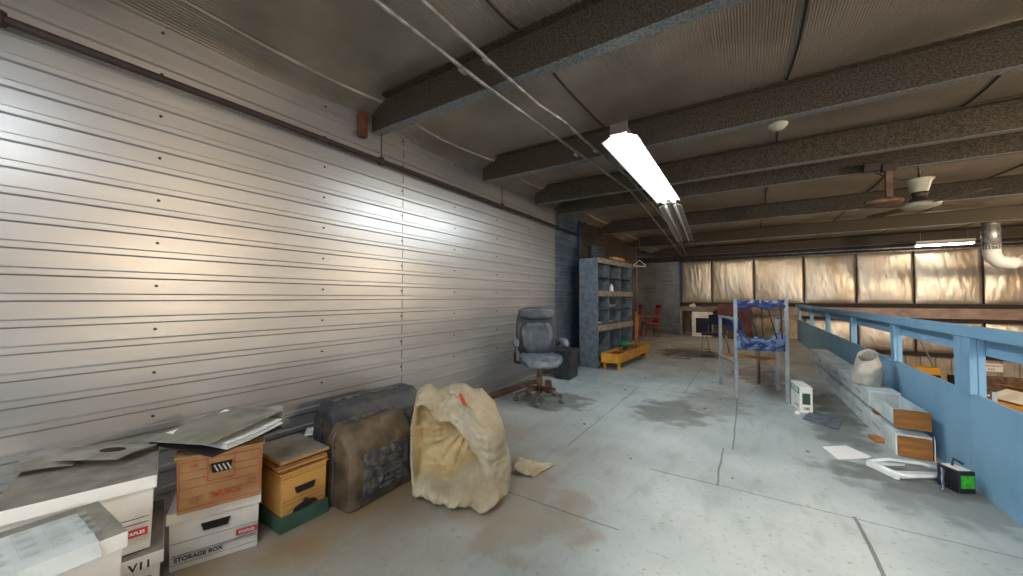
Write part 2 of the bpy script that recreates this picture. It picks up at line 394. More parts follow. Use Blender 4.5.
# purlins (Z section)
names = ['galvanized roof beam far behind, over the nearest ceiling strip', 'galvanized roof beam above the near office boxes', 'galvanized roof beam just over the near end of the ribbed wall',
         'roof beam with an orange wood block at its wall end, nearest in view', 'second roof beam from the front, just before the lit lamp', 'third roof beam, crossing over the lit lamp with bright lower edge',
         'dark roof beam close behind the bright-edged one above the lit lamp', 'roof beam crossing above the ceiling fan blades and shelf unit', 'roof beam between the fan and the far wall, over the duct top', 'rearmost roof beam along the foil wall']
for k, y in enumerate(PUR):
    if y < 0: continue
    zb = 2.74; zt = 3.0
    b = MB(); x0, x1 = WX + .03, 9.0
    web = [(0, zb), (.012, zb), (.012, zt), (0, zt)]
    b.box(((x0 + x1) / 2, y, (zb + zt) / 2), (x1 - x0, .012, zt - zb))
    b.box(((x0 + x1) / 2, y - .035, zt - .004), (x1 - x0, .07, .008))
    b.mi = 1
    b.box(((x0 + x1) / 2, y + .04, zb), (x1 - x0, .09, .008)); b.box(((x0 + x1) / 2, y + .083, zb + .012), (x1 - x0, .006, .03))
    o = b.build('roof_beam', ['beam', 'beam_edge']); tag(o, names[k], 'beam', 'roof beams')
b = MB(); b.box((WX + .05, 1.95, 2.76), (.06, .06, .22)); tag(b.build('wood_block', 'rust_wood', bevel=.004), 'orange-brown wood block on the wall at the end of the nearest roof beam', 'wood block')

# ================================================================== PIPES, CONDUITS
t = thing('sprinkler_pipe', 'dark red-brown pipe running along the ribbed metal wall under the roof beams', 'pipe', (WX + .08, 3.4, 2.49))
b = MB(); b.tube([(0, -6, 0), (0, 3.4, 0)], .021, 12); b.build('pipe', 'pipe_red', t, True)
for y in (-3.3, -1.28, .66, 2.4):
    b = MB(); b.tube([(0, y, .02), (0, y, .28)], .006, 6); b.tube([(0, y - .001, -.03), (0, y - .001, .03)], .028, 12); b.build('hanger', 'pipe_red', t)
t = thing('blue_standpipe', 'thin dark blue vertical pipe at the end of the ribbed wall beside the shelf unit', 'pipe', (WX + .05, 6.84, 0))
b = MB(); b.tube([(0, 0, 0), (0, 0, 2.68), (0, .02, 2.74), (.05, .2, 2.76)], .028, 12); b.build('pipe', 'bluedark', t, True)
for z in (.9, 1.9): b = MB(); b.box((-.02, 0, z), (.05, .08, .03)); b.build('bracket', 'bluedark', t)
for pts, lab in (([(-1.52, 1.0, 2.715), (-1.50, 1.9, 2.715), (-1.45, 2.83, 2.715), (-1.32, 5.04, 2.715), (-1.5, 8, 2.715), (-1.9, 14.0, 2.715)], 'steel conduit under the roof beams, the one nearer the ribbed wall'),
                 ([(-1.33, .6, 2.715), (-1.32, 1.9, 2.715), (-1.31, 2.4, 2.715), (-1.26, 2.75, 2.715), (-1.25, 3.1, 2.715), (-1.19, 4.5, 2.715), (-1.30, 8, 2.715), (-1.74, 14.0, 2.715)], 'steel conduit under the roof beams, the one nearer the lamp')):
    y0 = Y0 + .2
    pts = [(pts[0][0], y0, 2.715)] + pts
    b = MB(); b.tube(pts, .013, 8)
    t = thing('conduit', lab, 'conduit', (0, 0, 0), 0, 'ceiling conduits'); b.build('tube', 'conduit', t, True)
    for y in (1.75, 3.45):
        x = [p for p in pts if p[1] <= y][-1][0]; b = MB(); b.tube([(x, y, 2.715), (x + .003, y + .06, 2.715)], .019, 8); b.build('coupling', 'conduit', t, True)
for i, z in enumerate((2.62, 2.52)):
    b = MB(); b.tube([(-1.9, YB - .22 - .05 * i, z), (8.9, YB - .22 - .05 * i, z)], .022, 8)
    tag(b.build('wall_conduit', 'conduit', smooth=True), ['upper', 'lower'][i] + ' of the two long thin pipes above the foil wall', 'pipe', 'pipes above the foil wall')

# ================================================================== LAMPS
def strip_lamp(loc0, loc1, lit, label):
    p0, p1 = Vector(loc0), Vector(loc1); L = (p1 - p0).length
    t = thing('strip_lamp', label, 'lamp', tuple(p0)); t.rotation_euler = (p1 - p0).to_track_quat('Y', 'Z').to_euler()
    b = MB(); b.box((0, L / 2, .055), (.11, L, .06)); b.box((0, .02, .05), (.14, .03, .09)); b.box((0, L - .02, .05), (.14, .03, .09)); b.build('housing', 'housing', t)
    b = MB()
    for s in (-1, 1): b.prism([(0, .028), (s * .15, -.035), (s * .152, -.032), (0, .032)], lambda p: (p[0], .03, p[1]), lambda p: (p[0], L - .03, p[1]))
    b.build('reflector', 'reflector', t)
    for s in (-1, 1):
        b = MB(); b.tube([(s * .062, .04, -.022), (s * .062, L - .04, -.022)], .021, 12); b.build('tube', 'tube' if lit else 'deadtube', t, True)
    for y in (.3, L - .3):
        b = MB(); b.tube([(0, y, .08), (0, y, ZC - loc0[2] - .02)], .004, 6); b.build('hanger', 'steel', t)
    return t
strip_lamp((-.89, 3.02, 2.62), (-.90, 5.50, 2.62), True, 'lit double-tube fluorescent lamp hanging under the roof beams')
strip_lamp((-.91, 5.58, 2.60), (-1.02, 7.95, 2.40), False, 'unlit fluorescent lamp hanging end to end behind the glowing one')
strip_lamp((-.89, -1.9, 2.62), (-.89, .4, 2.62), True, 'lit double-tube fluorescent lamp above and behind the near boxes')
t = thing('strip_lamp', 'small bright lamp glowing far off in front of the foil wall', 'lamp', (4.14, 13.5, 2.60))
b = MB(); b.box((0, 0, .07), (1.0, .16, .05)); b.prism([(-.09, 0), (.09, 0), (.06, .05), (-.06, .05)], lambda p: (-.5, p[0], p[1]), lambda p: (.5, p[0], p[1])); b.build('housing', 'reflector', t)
for s in (-1, 1): b = MB(); b.tube([(-.48, s * .04, -.015), (.48, s * .04, -.015)], .02, 10); b.build('tube', 'tube_far', t, True)
for s in (-1, 1): b = MB(); b.tube([(s * .4, 0, .09), (s * .4, 0, .42)], .004, 6); b.build('hanger', 'steel', t)
t = strip_lamp((-1.1, 11.36, 2.90), (1.2, 11.36, 2.90), True, 'added lit strip lamp hidden between the last roof beams over the far floor')  # added warm lamp, hidden from view, to light the far floor
for c in t.children:
    if c.name.startswith('tube'): c.data.materials[0] = M['tube_warm']
for k, (x, y) in enumerate(((4.6, 2.6), (5.8, 8.4))):
    t = thing('high_bay_lamp', ['bell-shaped lamp over the hall, nearer the camera', 'bell-shaped lamp over the hall, nearer the far wall'][k], 'lamp', (x, y, 2.0), 0, 'hall lamps')
    b = MB(); b.lathe((0, 0, 0), [(.20, .10), (.17, .17), (.09, .24), (.09, .34), (.02, .36)]); b.build('bell', 'reflector', t, True)
    b = MB(); b.tube([(0, 0, .36), (0, 0, .95)], .008, 6); b.build('chain', 'steel', t)
    b = MB(); b.blob((0, 0, -.02), (.13, .13, .14), 2, 16); b.build('bulb', 'bulb', t, True)
t = thing('added_flood_lamp', 'added unseen square flood lamp on a bracket under the roof behind the near boxes', 'lamp', (.25, -2.6, 2.75)); t.rotation_euler = (rad(61), 0, rad(-1))  # added housing around the unseen light for the floor patch
b = MB(); b.box((0, 0, .07), (.34, .34, .10), taper=.9); b.build('housing', 'housing', t, bevel=.01)
b = MB(); b.tube([(0, .0, .12), (0, .16, .14), (0, .2, .12)], .012, 8); b.build('bracket', 'steel', t, True)
# smoke detector
t = thing('smoke_detector', 'round white smoke detector under the roof beam over the middle of the floor', 'smoke detector', (.24, 3.82, 2.73))
b = MB(); b.lathe((0, 0, 0), [(.0, -.05), (.035, -.048), (.05, -.035), (.062, -.02), (.07, -.01), (.07, .0), (.05, .012)]); b.build('detector', 'fan_white', t, True)
t2 = MB(); t2.box((0, 0, .02), (.09, .09, .02)); t2.build('mounting_plate', 'housing', t)
# ceiling fan
t = thing('ceiling_fan', 'ceiling fan with cream bell cover and dark blades beyond the smoke detector', 'ceiling fan', (1.68, 6.05, 2.31), rad(8))
b = MB(); b.tube([(0, 0, .30), (0, 0, .74)], .012, 8); b.build('rod', 'fan_dark', t, True)
b = MB(); b.lathe((0, 0, 0), [(.06, .14), (.075, .17), (.10, .27), (.125, .30), (.11, .305)]); b.build('canopy', 'fan_white', t, True)
b = MB(); b.lathe((0, 0, 0), [(.09, .02), (.085, .06), (.06, .09), (.06, .12), (.075, .15)]); b.build('motor', 'fan_dark', t, True)
b = MB(); b.lathe((0, 0, 0), [(.02, -.045), (.10, -.035), (.16, -.01), (.175, .015), (.15, .03)]); b.build('rotor_cover', 'fan_white', t, True)
for k, a in enumerate((20, 110, 200, 290)):
    b = MB(); R = Matrix.Rotation(rad(a), 3, 'Z') @ Matrix.Rotation(rad(8), 3, 'X')
    b.prism([(.17, -.02), (.24, -.055), (.62, -.065), (.65, -.03), (.65, .03), (.62, .065), (.24, .055), (.17, .02)], lambda p: R @ Vector((p[0], p[1], 0)), lambda p: R @ Vector((p[0], p[1], .008)))
    b.build('blade', 'blade', t)
b = MB(); b.tube([(-.42, -.05, .44), (-.3, -.05, .36), (-.15, -.02, .31), (0, 0, .32)], .006, 6); b.build('cord', 'strap', t, True)
t = thing('hanging_junction_box', 'dark brown drop post with a junction box left of the ceiling fan', 'junction box', (1.36, 5.75, 2.36))
b = MB(); b.box((0, 0, .16), (.055, .055, .34)); b.build('post', 'brown_metal', t)
b = MB(); b.box((0, 0, .36), (.12, .1, .08)); b.box((-.14, 0, .39), (.14, .09, .09)); b.build('box', 'fan_dark', t, bevel=.006)
b = MB(); b.blob((-.05, 0, -.02), (.17, .12, .045), 2.4, 16); b.tube([(-.25, 0, .0), (-.16, .05, -.03), (0, .05, -.04)], .008, 6); b.build('cord_bundle', 'brown_metal', t, True)
# duct
t = thing('air_duct', 'grey round duct dropping from the roof into a white elbow and horizontal pipe', 'duct', (4.14, 11.4, 2.02))
b = MB(); n = 10; b.tube([(0, 0, .2), (0, 0, .86)], .125, 20)
for k in range(4): b.tube([(0, 0, .26 + .15 * k), (0, 0, .275 + .15 * k)], .130, 20)
b.build('drop_pipe', 'duct', t, True)
b = MB(); b.tube([(0, 0, .30), (0, 0, .12), (.03, 0, .03), (.09, 0, -.04), (.2, 0, -.07), (.3, 0, -.07)], .125, 18); b.build('elbow', 'ductwhite', t, True)
b = MB(); b.tube([(.28, 0, -.07), (2.6, 0, -.07)], .10, 18); b.build('horizontal_pipe', 'ductwhite', t, True)
b = MB(); b.tube([(.3, -.1, .02), (.42, -.1, .1), (.55, -.1, .18), (.7, -.1, .12), (.85, -.1, .2), (1.0, -.1, .45)], .014, 6); b.build('cable', 'white', t, True)
b = MB(); b.box((4.66, 10.9, 2.6), (.12, .10, .40)); tag(b.build('wood_block', 'orange_wood', bevel=.004), 'short brown wood post hanging under the roof to the right of the duct', 'wood block')

# ================================================================== GUARD RAIL
t = thing('guard_rail', 'long blue painted wooden guard rail with solid lower panel and open slots', 'railing', (1.24, 0, 0))
y0, y1 = -3.0, 13.9
for a, c in ((-3.0, 1.3), (1.303, 3.737), (3.74, 6.177), (6.18, 8.617), (8.62, 11.257), (11.26, 13.9)):
    b = MB(); b.box((.009, (a + c) / 2, .31), (.018, c - a, .62))
    for yy in (a + .12, (a + c) / 2, c - .12):
        for zz in (.1, .5): b.tube([(-.001, yy, zz), (.004, yy, zz)], .008, 6)
    b.build('panel', 'bluepaint', t)
b = MB(); b.box((.04, (y0 + y1) / 2, 1.03), (.14, y1 - y0, .045)); b.box((-.022, (y0 + y1) / 2, 1.03), (.018, y1 - y0, .075)); b.build('top_rail', 'bluepaint', t, bevel=.003)
b = MB(); b.box((.063, (y0 + y1) / 2, .94), (.02, y1 - y0, .13)); b.build('upper_board', 'bluepaint', t)
for y, wd in ((-1.0, .09), (1.9, .09), (3.78, .22), (5.25, .1), (7.05, .1), (9.0, .1), (11.1, .1), (13.4, .1)):
    b = MB(); b.box((.036, y, .5), (.034, wd, 1.0))
    if wd > .2: b.box((.0, y - .055, .81), (.036, .105, .40)); b.box((.0, y + .055, .81), (.036, .105, .40))
    else: b.box((.005, y, .80), (.026, wd, .38))
    b.build('post', 'bluepaint', t, bevel=.003)

# ================================================================== OFFICE BOXES
def file_box(label, loc, rz, w, d, h, body, lid_m, top='dust', lidh=.06, hole=True, group='cardboard file boxes by the wall'):
    t = thing('file_box', label, 'box', loc, rz, group)
    b = MB(); b.box((-d / 2, 0, h / 2 - .005), (d - .016, w - .016, h - .01), taper=.965); b.build('body', body, t, bevel=.004)
    b = MB(); b.box((-d / 2, 0, h - lidh / 2), (d, w, lidh), top=1); b.build('lid', [lid_m, top], t, bevel=.003)
    if hole:
        b = MB(); zz = h * .64
        b.prism([(-.055, zz + .016), (.055, zz + .016), (.045, zz - .016), (-.045, zz - .016)], lambda p: (-.018, p[0], p[1]), lambda p: (.0005, p[0], p[1])); b.build('hand_hole', 'dark', t)
    return t
def lines(t, segs, m, x=0.0008, name='printed_lines'):
    b = MB()
    for y0, z0, y1, z1, th in segs:
        L = math.hypot(y1 - y0, z1 - z0); a = math.atan2(z1 - z0, y1 - y0)
        b.box((x, (y0 + y1) / 2, (z0 + z1) / 2), (.0012, L, th), Matrix.Rotation(a, 3, 'X'))
    return b.build(name, m, t)
RZ = rad(-22.4)
A = file_box('white cardboard storage box on the floor under the brown red-printed box', (-2.15, .73, 0), RZ, .355, .34, .268, 'white_card', 'white_card', 'white_card', lidh=.05)
lines(A, [(-.155, .075, .155, .075, .0022), (-.16, .068, .16, .068, .0015), (-.16, .13, .16, .13, .0015), (-.16, .035, .16, .035, .0012)], 'black_ink')
text('STORAGE BOX', .026, 'black_ink', A, (.0006, -.06, .054), FX)
b = MB(); b.box((0, .12, .10), (.002, .085, .026)); lb = b.build('brand_label', 'label_red', A); text('STAPLES', .017, 'white', lb, (.0016, .12, .1), FX)
t = B = file_box('brown cardboard file box with red BASICS print stacked on a white storage box', (-2.105, .732, .268), rad(-21), .34, .33, .262, 'kraft', 'kraft', 'kraft', lidh=.012, hole=False)
sg = [(-.15, .025, .15, .025, .003), (-.15, .235, .15, .235, .003), (-.15, .025, -.15, .235, .003), (.15, .025, .15, .235, .003),
      (-.15, .19, -.05, .19, .002), (.05, .19, .15, .19, .002), (-.05, .13, -.05, .235, .003), (.05, .13, .05, .235, .003), (-.05, .13, .05, .13, .003),
      (-.15, .115, .15, .115, .002), (-.15, .155, -.05, .155, .002), (.05, .155, .15, .155, .002), (-.15, .072, -.06, .072, .0015), (.07, .072, .15, .072, .0015), (-.04, .035, .06, .035, .0015)]
lines(B, sg, 'red_ink', x=.001)
text('BASICS', .036, 'red_ink', B, (.0012, .02, .062), FX); text('FILE', .016, 'red_ink', B, (.0012, -.1, .213), FX)
for yy, zz in ((.12, .09), (-.095, .055)):
    b = MB(); pts = [(0.0012, yy + .014 * math.cos(q * PI / 8), zz + .014 * math.sin(q * PI / 8)) for q in range(17)]; b.tube(pts, .0013, 4); b.build('printed_ring', 'red_ink', B)
b = MB(); b.prism([(-.04, .205), (.04, .205), (.033, .163), (-.033, .163)], lambda p: (-.018, p[0], p[1]), lambda p: (.0008, p[0], p[1])); b.build('hand_hole', 'dark', B)
for k, y in enumerate((-.02, -.004, .012, .028)):
    b = MB(); b.box((.0012, y, .183), (.001, .006, .034), Matrix.Rotation(rad(25), 3, 'X')); b.build('folder_edge', 'paper', B)
# big white box with dusty lid, on a smaller one
Cc = file_box('long white box with dusty grey lid, left of the brown BASICS box', (-2.02, .28, .268), rad(-14), .40, .62, .285, 'white_card', 'white_card', lidh=.05, hole=False)
lines(Cc, [(.10, .135, .18, .135, .0022), (.10, .115, .18, .115, .0022)], 'black_ink')
b = MB(); b.box((0, .14, .08), (.002, .075, .028)); lb = b.build('brand_label', 'label_red', Cc); text('STAPLES', .016, 'white', lb, (.0016, .14, .08), FX)
D = file_box('low white storage box with handwriting under the dusty long box', (-2.0, .29, 0), rad(-14), .42, .5, .262, 'white_card', 'white_card', lidh=.05, hole=False)
text('V11', .04, 'black_ink', D, (.0006, .145, .225), FX, 'handwriting'); text('contents', .018, 'black_ink', D, (.0006, .145, .175), FX, 'handwriting')
lines(D, [(.07, .15, .2, .15, .0015), (.07, .135, .2, .135, .0012)], 'black_ink')
E_ = file_box('white box in the near left corner with a printed sheet on its dusty lid', (-1.63, .13, .262), rad(2), .40, .33, .262, 'white_card', 'white_card', lidh=.05, hole=False)
E2 = file_box('white box at the bottom of the near left corner stack', (-1.63, .13, 0), rad(2), .40, .33, .262, 'white_card', 'white_card', lidh=.05)
t = thing('printed_sheet', 'grey printed sheet lying over the lid of the near left corner box', 'paper', (-1.63, .13, .5255), rad(2))
b = MB(); b.grid(lambda u, v: Vector((-.27 + .29 * u, -.22 + .36 * v + .01 * noise.noise(Vector((u * 3, 0, 1))) * (v > .9), .001 + .004 * abs(noise.noise(Vector((u * 4, v * 4, 0)))) + (-.04 * max(0, u - .93) / .07)))
                 , 14, 12); b.build('sheet', 'paper', t, solid=.0008)
b = MB()
for i in range(6):
    for j in range(4):
        b.box((-.24 + .055 * j, -.17 + .058 * i, .006), (.045, .001, .0006)); b.box((-.24 + .055 * j, -.15 + .058 * i, .006), (.001, .04, .0006))
        for q in range(4): b.box((-.255 + .055 * j + .009 * q, -.15 + .058 * i, .006), (.002, .03, .0006))
b.build('printed_table', 'paper_line', t)
F_ = file_box('yellow file box with dark green base, full of orange folders, left of the brown case', (-2.085, 1.118, 0), rad(-1), .262, .36, .31, 'yellow_card', 'yellow_card', 'yellow_card', lidh=.01)
b = MB(); b.box((-.18, 0, .042), (.362, .264, .082)); b.build('green_base', 'green_card', F_, bevel=.003)
lines(F_, [(-.12, .28, .12, .28, .0015), (-.12, .16, .12, .16, .0015), (-.12, .14, .12, .14, .0012), (-.1, .105, .1, .115, .0015)], 'black_ink')
b = MB(); b.prism([(-.07, .085), (.07, .095), (.05, .12), (.02, .125), (.0, .14), (-.02, .122), (-.06, .11)], lambda p: (.0005, p[0], p[1]), lambda p: (.0022, p[0], p[1])); b.build('printed_emblem', 'dark', F_)
# folders over the yellow box
for k in range(6):
    b = MB(); rr = Matrix.Rotation(rad(random.uniform(-5, 5)), 3, 'Z')
    b.box((0, 0, 0), (.37 + random.uniform(-.02, .02), .26, .008), rr, top=1)
    o = b.build('file_folder', [['orange_wood', 'yellow_card', 'kraft'][k % 3], 'dust' if k == 5 else 'kraft'], loc=(-2.265 + random.uniform(-.01, .01), 1.118, .322 + .0115 * k))
    tag(o, ['lowest orange folder lying on the yellow and green file box', 'second folder from the bottom on the yellow file box', 'third folder from the bottom on the yellow file box', 'middle folder of the pile on the yellow file box', 'second folder from the top on the yellow file box', 'dusty grey top folder on the yellow file box'][k], 'folder', 'folders on the yellow box')
b = MB(); b.box((0, 0, .0), (.04, .42, .004), Matrix.Rotation(rad(-12), 3, 'X'))
tag(b.build('paper_strip', 'paper', loc=(-2.28, 1.24, .43), rot=(0, 0, rad(60))), 'pale paper strip poking out over the dusty folders by the brown case', 'paper')
# binder and leaflets on the brown box
t = thing('ring_binder', 'grey dusty ring binder lying tilted and open on the brown BASICS box', 'binder', (-2.2, .75, .575), rad(14))
R1 = Matrix.Rotation(rad(-5), 3, 'Y') @ Matrix.Rotation(rad(7), 3, 'X')
b = MB(); b.box((0, 0, .055), (.44, .38, .006), R1); b.build('front_cover', 'binder', t, bevel=.002)
b = MB(); b.box((0, .0, .0), (.44, .33, .006), Matrix.Rotation(rad(3), 3, 'X')); b.build('back_cover', 'dark', t)
b = MB(); b.box((.0, .168, .05), (.45, .004, .075), Matrix.Rotation(rad(-8), 3, 'Y')); b.tube([(.17, .172, .07), (.17, .176, .07)], .014, 12); b.build('spine', 'binder', t)
for k in range(4):
    b = MB(); b.grid(lambda u, v: Vector((-.18 + .42 * u, -.12 + .27 * v, .008 + .008 * k + .03 * v * v + .012 * math.sin(u * 3 + k) * v)), 6, 6); b.build('page', 'white', t, solid=.001, label='white loose page')
for (x, y, z, a, c, lab, m) in ((-2.33, .40, .575, 35, .0, 'dusty leaflet with a dark oval mark between the two box stacks', 'paper_dusty'),
                             (-2.48, .26, .559, -20, 0, 'dusty brown leaflet lying flat on the long dusty lid', 'paper_dusty')):
    t = thing('leaflet', lab, 'leaflet', (x, y, z + .004), rad(a), 'leaflets on the dusty boxes')
    b = MB(); b.grid(lambda u, v: Vector((-.13 + .26 * u, -.09 + .18 * v, .003 + .012 * abs(math.sin(v * 2.4 + x)))), 4, 10); b.build('sheet', m, t, solid=.0015)
    if 'oval' in lab:
        b = MB(); b.prism([(.05 * math.cos(q * PI / 8), .025 * math.sin(q * PI / 8)) for q in range(16)], lambda p: (p[0] + .02, p[1], .0165), lambda p: (p[0] + .02, p[1], .0175)); b.build('oval_mark', 'dark', t)

# ================================================================== BLOW-MOULDED CASES
def case(label, loc, rz, L, T, H, m_body, m_side, lean=0):
    t = thing('tool_case', label, 'case', loc, rz, 'moulded tool cases by the wall')
    prof = [(-T / 2, .012), (-T / 2 + .012, 0), (T / 2 - .012, 0), (T / 2, .012), (T / 2, H - .13), (T / 2 - .07, H - .03), (T / 2 - .11, H), (-T / 2 + .06, H), (-T / 2, H - .08)]
    b = MB(); stages = [(-L / 2, .88), (-L / 2 + .04, 1.0), (L / 2 - .04, 1.0), (L / 2, .88)]
    rings = [[b.b.verts.new((p[0] * k, y, p[1] * (k if p[1] > .1 else 1))) for p in prof] for y, k in stages]
    for Aq, Bq in zip(rings, rings[1:]):
        for i in range(len(prof)): b._f([Aq[i], Aq[(i + 1) % len(prof)], Bq[(i + 1) % len(prof)], Bq[i]])
    b._f(rings[0][::-1]); b._f(rings[-1]); b.build('shell', m_body, t, bevel=.012)
    b = MB(); b.tube([(-.02, -L / 2 - .004, .0), (-.02, -L / 2 - .006, H - .06), (-.02, -L / 2 + .06, H + .004), (-.02, L / 2 - .06, H + .004)], .007, 6); b.build('seam_ridge', m_side, t)
    b = MB(); b.box((T / 2 + .004, .01, (H - .17) / 2 + .03), (.012, L - .15, H - .22)); sp_ = b.build('side_panel', m_side, t, bevel=.004)
    b = MB(); b.lathe((0, 0, 0), [(.0, 0), (.06, 0), (.065, .008), (.045, .012), (.04, .005), (.0, .005)], 20)
    o = b.build('round_boss', m_side, sp_, True, loc=(T / 2 + .01, -L / 2 + .16, .15), rot=(0, PI / 2, 0))
    b = MB()
    for k in range(6): b.box((T / 2 + .014, .03 + .0 * k, .08 + .035 * k), (.012, L - .32, .014))
    b.build('ribs', m_side, sp_, bevel=.003)
    b = MB(); b.box((0, -L / 2 + .02, H * .62), (T * .72, .05, .05)); b.build('end_latch', m_body, t, bevel=.008)
    for y in (-L / 4, L / 4): b = MB(); b.box((-.02, y, H + .004), (.05, .07, .02)); b.build('latch', m_side, t, bevel=.004)
    return t
case('brown moulded plastic tool case standing on edge beside the yellow file box', (-2.08, 1.54, 0), rad(2), .50, .27, .48, 'case', 'case_side')
case('blue-black moulded case leaning at the wall behind the brown case', (-2.50, 1.86, 0), rad(-2), .78, .34, .50, 'case_blue', 'case_side')

# ================================================================== CRUMPLED CANVAS
t = thing('canvas_sack', 'crumpled tan canvas sack standing open on the floor right of the brown case', 'sack', (-1.57, 1.86, 0), rad(38))
OUT_L = [(0, -.32), (.25, -.345), (.6, -.36), (1, -.33)]; OUT_R = [(0, .22), (.1, .30), (.3, .31), (.6, .27), (.85, .21), (1, .12)]
def lerp(tb, v):
    for (a, x), (c, y) in zip(tb, tb[1:]):
        if v <= c: return x + (y - x) * (v - a) / (c - a)
    return tb[-1][1]
def g_(x, c, w): return math.exp(-((x - c) / w) ** 2)
def ridged(p): return 1 - 2 * abs(noise.noise(Vector(p)))
def sst(a, c, x): x = max(0, min(1, (x - a) / (c - a))); return x * x * (3 - 2 * x)
def hollow(u, v):
    rgt = .60 + .10 * math.sin(v * 7) - .10 * sst(.5, .8, v); top = .80 - .22 * u + .05 * math.sin(u * 15); bot = .06 + .26 * u + .03 * math.sin(u * 12)
    return sst(.03, .09, u) * sst(rgt + .03, rgt - .07, u) * sst(top + .03, top - .05, v) * sst(bot - .03, bot + .07, v)
def canvas(u, v):
    s = lerp(OUT_L, v) * (1 - u) + lerp(OUT_R, v) * u
    top = .62 + .018 * math.sin(u * 14) - .05 * g_(u, 1, .15) - .03 * g_(u, .0, .1) + .02 * g_(u, .72, .08)
    z = .008 + v * top + .09 * (1 - v) * max(0, .45 - u)
    fold = .82 - .08 * v; hol = hollow(u, v)
    d = .10 - .20 * v
    d += .10 * g_(u, fold, .14)
    d += .10 * g_(v, .06, .14) * sst(0, .4, u) * (1 - .5 * sst(.75, 1, u))
    d -= .17 * hol * (1 - .25 * sst(.1, .6, u)) + .10 * hol * sst(.1, .6, u)
    rr = math.hypot(u - .66, v - .58) + .001; an = math.atan2(v - .58, u - .66)
    d += .016 * math.sin(an * 22 + 3 * noise.noise(Vector((u * 3, v * 3, 5)))) * min(1, rr * 2.2) * hol
    vo = lambda k, o: noise.voronoi(Vector((u * k + .3 * noise.noise(Vector((u * 5, v * 5, o))), v * k * 1.1, o)))[0]
    a1 = vo(4.2, 2.0); a2 = vo(9.5, 7.0)
    d += (.06 * (a1[1] - a1[0]) + .022 * (a2[1] - a2[0])) * (1 - .6 * hol) + .012 * ridged((u * 14, v * 14, 4))
    e = min(u, 1 - u, v * 1.5 + .02, 1 - v) / .05
    if e < 1: d -= (1 - max(0, e)) ** 2 * .10
    return Vector((s, -d, max(.006, z + .01 * noise.noise(Vector((u * 6, v * 6, 9))))))
b = MB(); F1 = b.grid(canvas, 96, 96)
b.b.faces.ensure_lookup_table()
for n_, f in enumerate(b.b.faces):
    if hollow((n_ // 96 + .5) / 96, (n_ % 96 + .5) / 96) > .5: f.material_index = 1

def back(u, v):
    p = canvas(u, v); q = .02 + .22 * (max(0, min(u, 1 - u)) * 2) ** .5 * (max(0, min(1, (1 - v) * 1.4)) ** .6)
    base = .13 + .12 * v
    return Vector((p.x, base + q * .45 + .02 * ridged((u * 5, v * 5, 12)), p.z * .985 + .004))
B1 = b.grid(back, 96, 96)
def stitch(a, c):
    for i in range(len(a) - 1): b._f([a[i], a[i + 1], c[i + 1], c[i]])
stitch(F1[0], B1[0]); stitch(F1[-1], B1[-1]); stitch([r[-1] for r in F1], [r[-1] for r in B1]); stitch([r[0] for r in F1], [r[0] for r in B1])
b.build('cloth', ['canvas', 'lining'], t, True)
def tagf(u, v):
    p = canvas(.62 + .05 * u, .86 + .10 * v); return p + Vector((0, -.008, .004))
b = MB(); b.grid(tagf, 5, 8); b.build('orange_tag', 'orange', t, True, solid=.004, label='orange scrap of cloth')
t2 = thing('cloth_scrap', 'crumpled canvas scrap lying flat on the floor right of the canvas sack', 'cloth', (-1.33, 2.38, 0), rad(30))
b = MB(); b.grid(lambda u, v: Vector((-.15 + .30 * u * (.45 + .55 * v), -.10 + .20 * v - .05 * u, .006 + .045 * abs(noise.noise(Vector((u * 4, v * 4, 3)))) + .02 * (1 - u))), 16, 12)
b.build('scrap', 'canvas', t2, False, solid=.004)

# ================================================================== OFFICE CHAIR
t = thing('office_chair', 'black leather office chair with worn grey seat standing against the ribbed wall', 'chair', (-2.16, 3.98, 0), rad(38))
# local: chair faces -y
for k in range(5):
    a = rad(90 + 72 * k + 20); dx, dy = math.cos(a), math.sin(a)
    b = MB(); b.tube([(dx * .03, dy * .03, .14), (dx * .16, dy * .16, .125), (dx * .29, dy * .29, .085)], .026, 8, .016); bl = b.build('base_leg', 'brown_metal', t, True)
    b = MB(); b.tube([(dx * .29 - dy * .022, dy * .29 + dx * .022, .03), (dx * .29 + dy * .022, dy * .29 - dx * .022, .03)], .029, 14); b.tube([(dx * .29, dy * .29, .05), (dx * .29, dy * .29, .085)], .012, 8); b.build('caster', 'arm_grey', bl, True)
b = MB(); b.tube([(0, 0, .09), (0, 0, .30)], .034, 14); b.tube([(0, 0, .29), (0, 0, .43)], .024, 14); b.build('gas_column', 'brown_metal', t, True)
b = MB(); b.box((0, 0, .435), (.2, .26, .04)); b.tube([(.08, -.02, .42), (.24, -.06, .40)], .008, 6); b.build('tilt_mechanism', 'plastic', t, bevel=.01)
def seatf(p):
    r = .75 if p.z < 0 else 1
    return Vector((p.x * (1 - .08 * (p.y > 0)), p.y, p.z * r - .02 * (p.x / .26) ** 2 * 0 - .045 * max(0, -p.y - .12) / .15 + .02 * (abs(p.x) > .18)))
b = MB(); b.blob((0, -.03, .50), (.265, .265, .062), 3.2, 32, seatf); b.build('seat', 'leather_seat', t, True)
TILT = Matrix.Rotation(rad(-9), 3, 'X')
def backf(p):
    z = p.z / .34; wdt = 1 - .10 * max(0, z) ** 2 - .10 * max(0, -z) ** 2
    wr = .008 * math.sin(p.x * 60 * (1 - .5 * z)) * g_(z, -.1, .4) * (p.y < 0)
    y = p.y * (1 + .35 * g_(z, .72, .22) + .25 * g_(z, -.35, .4)) - (.018 * g_(z, .38, .1) * -1 if p.y < 0 else 0) + .05 * (abs(p.x) / .25) ** 2 * -1 + wr
    return TILT @ Vector((p.x * wdt, y, p.z))
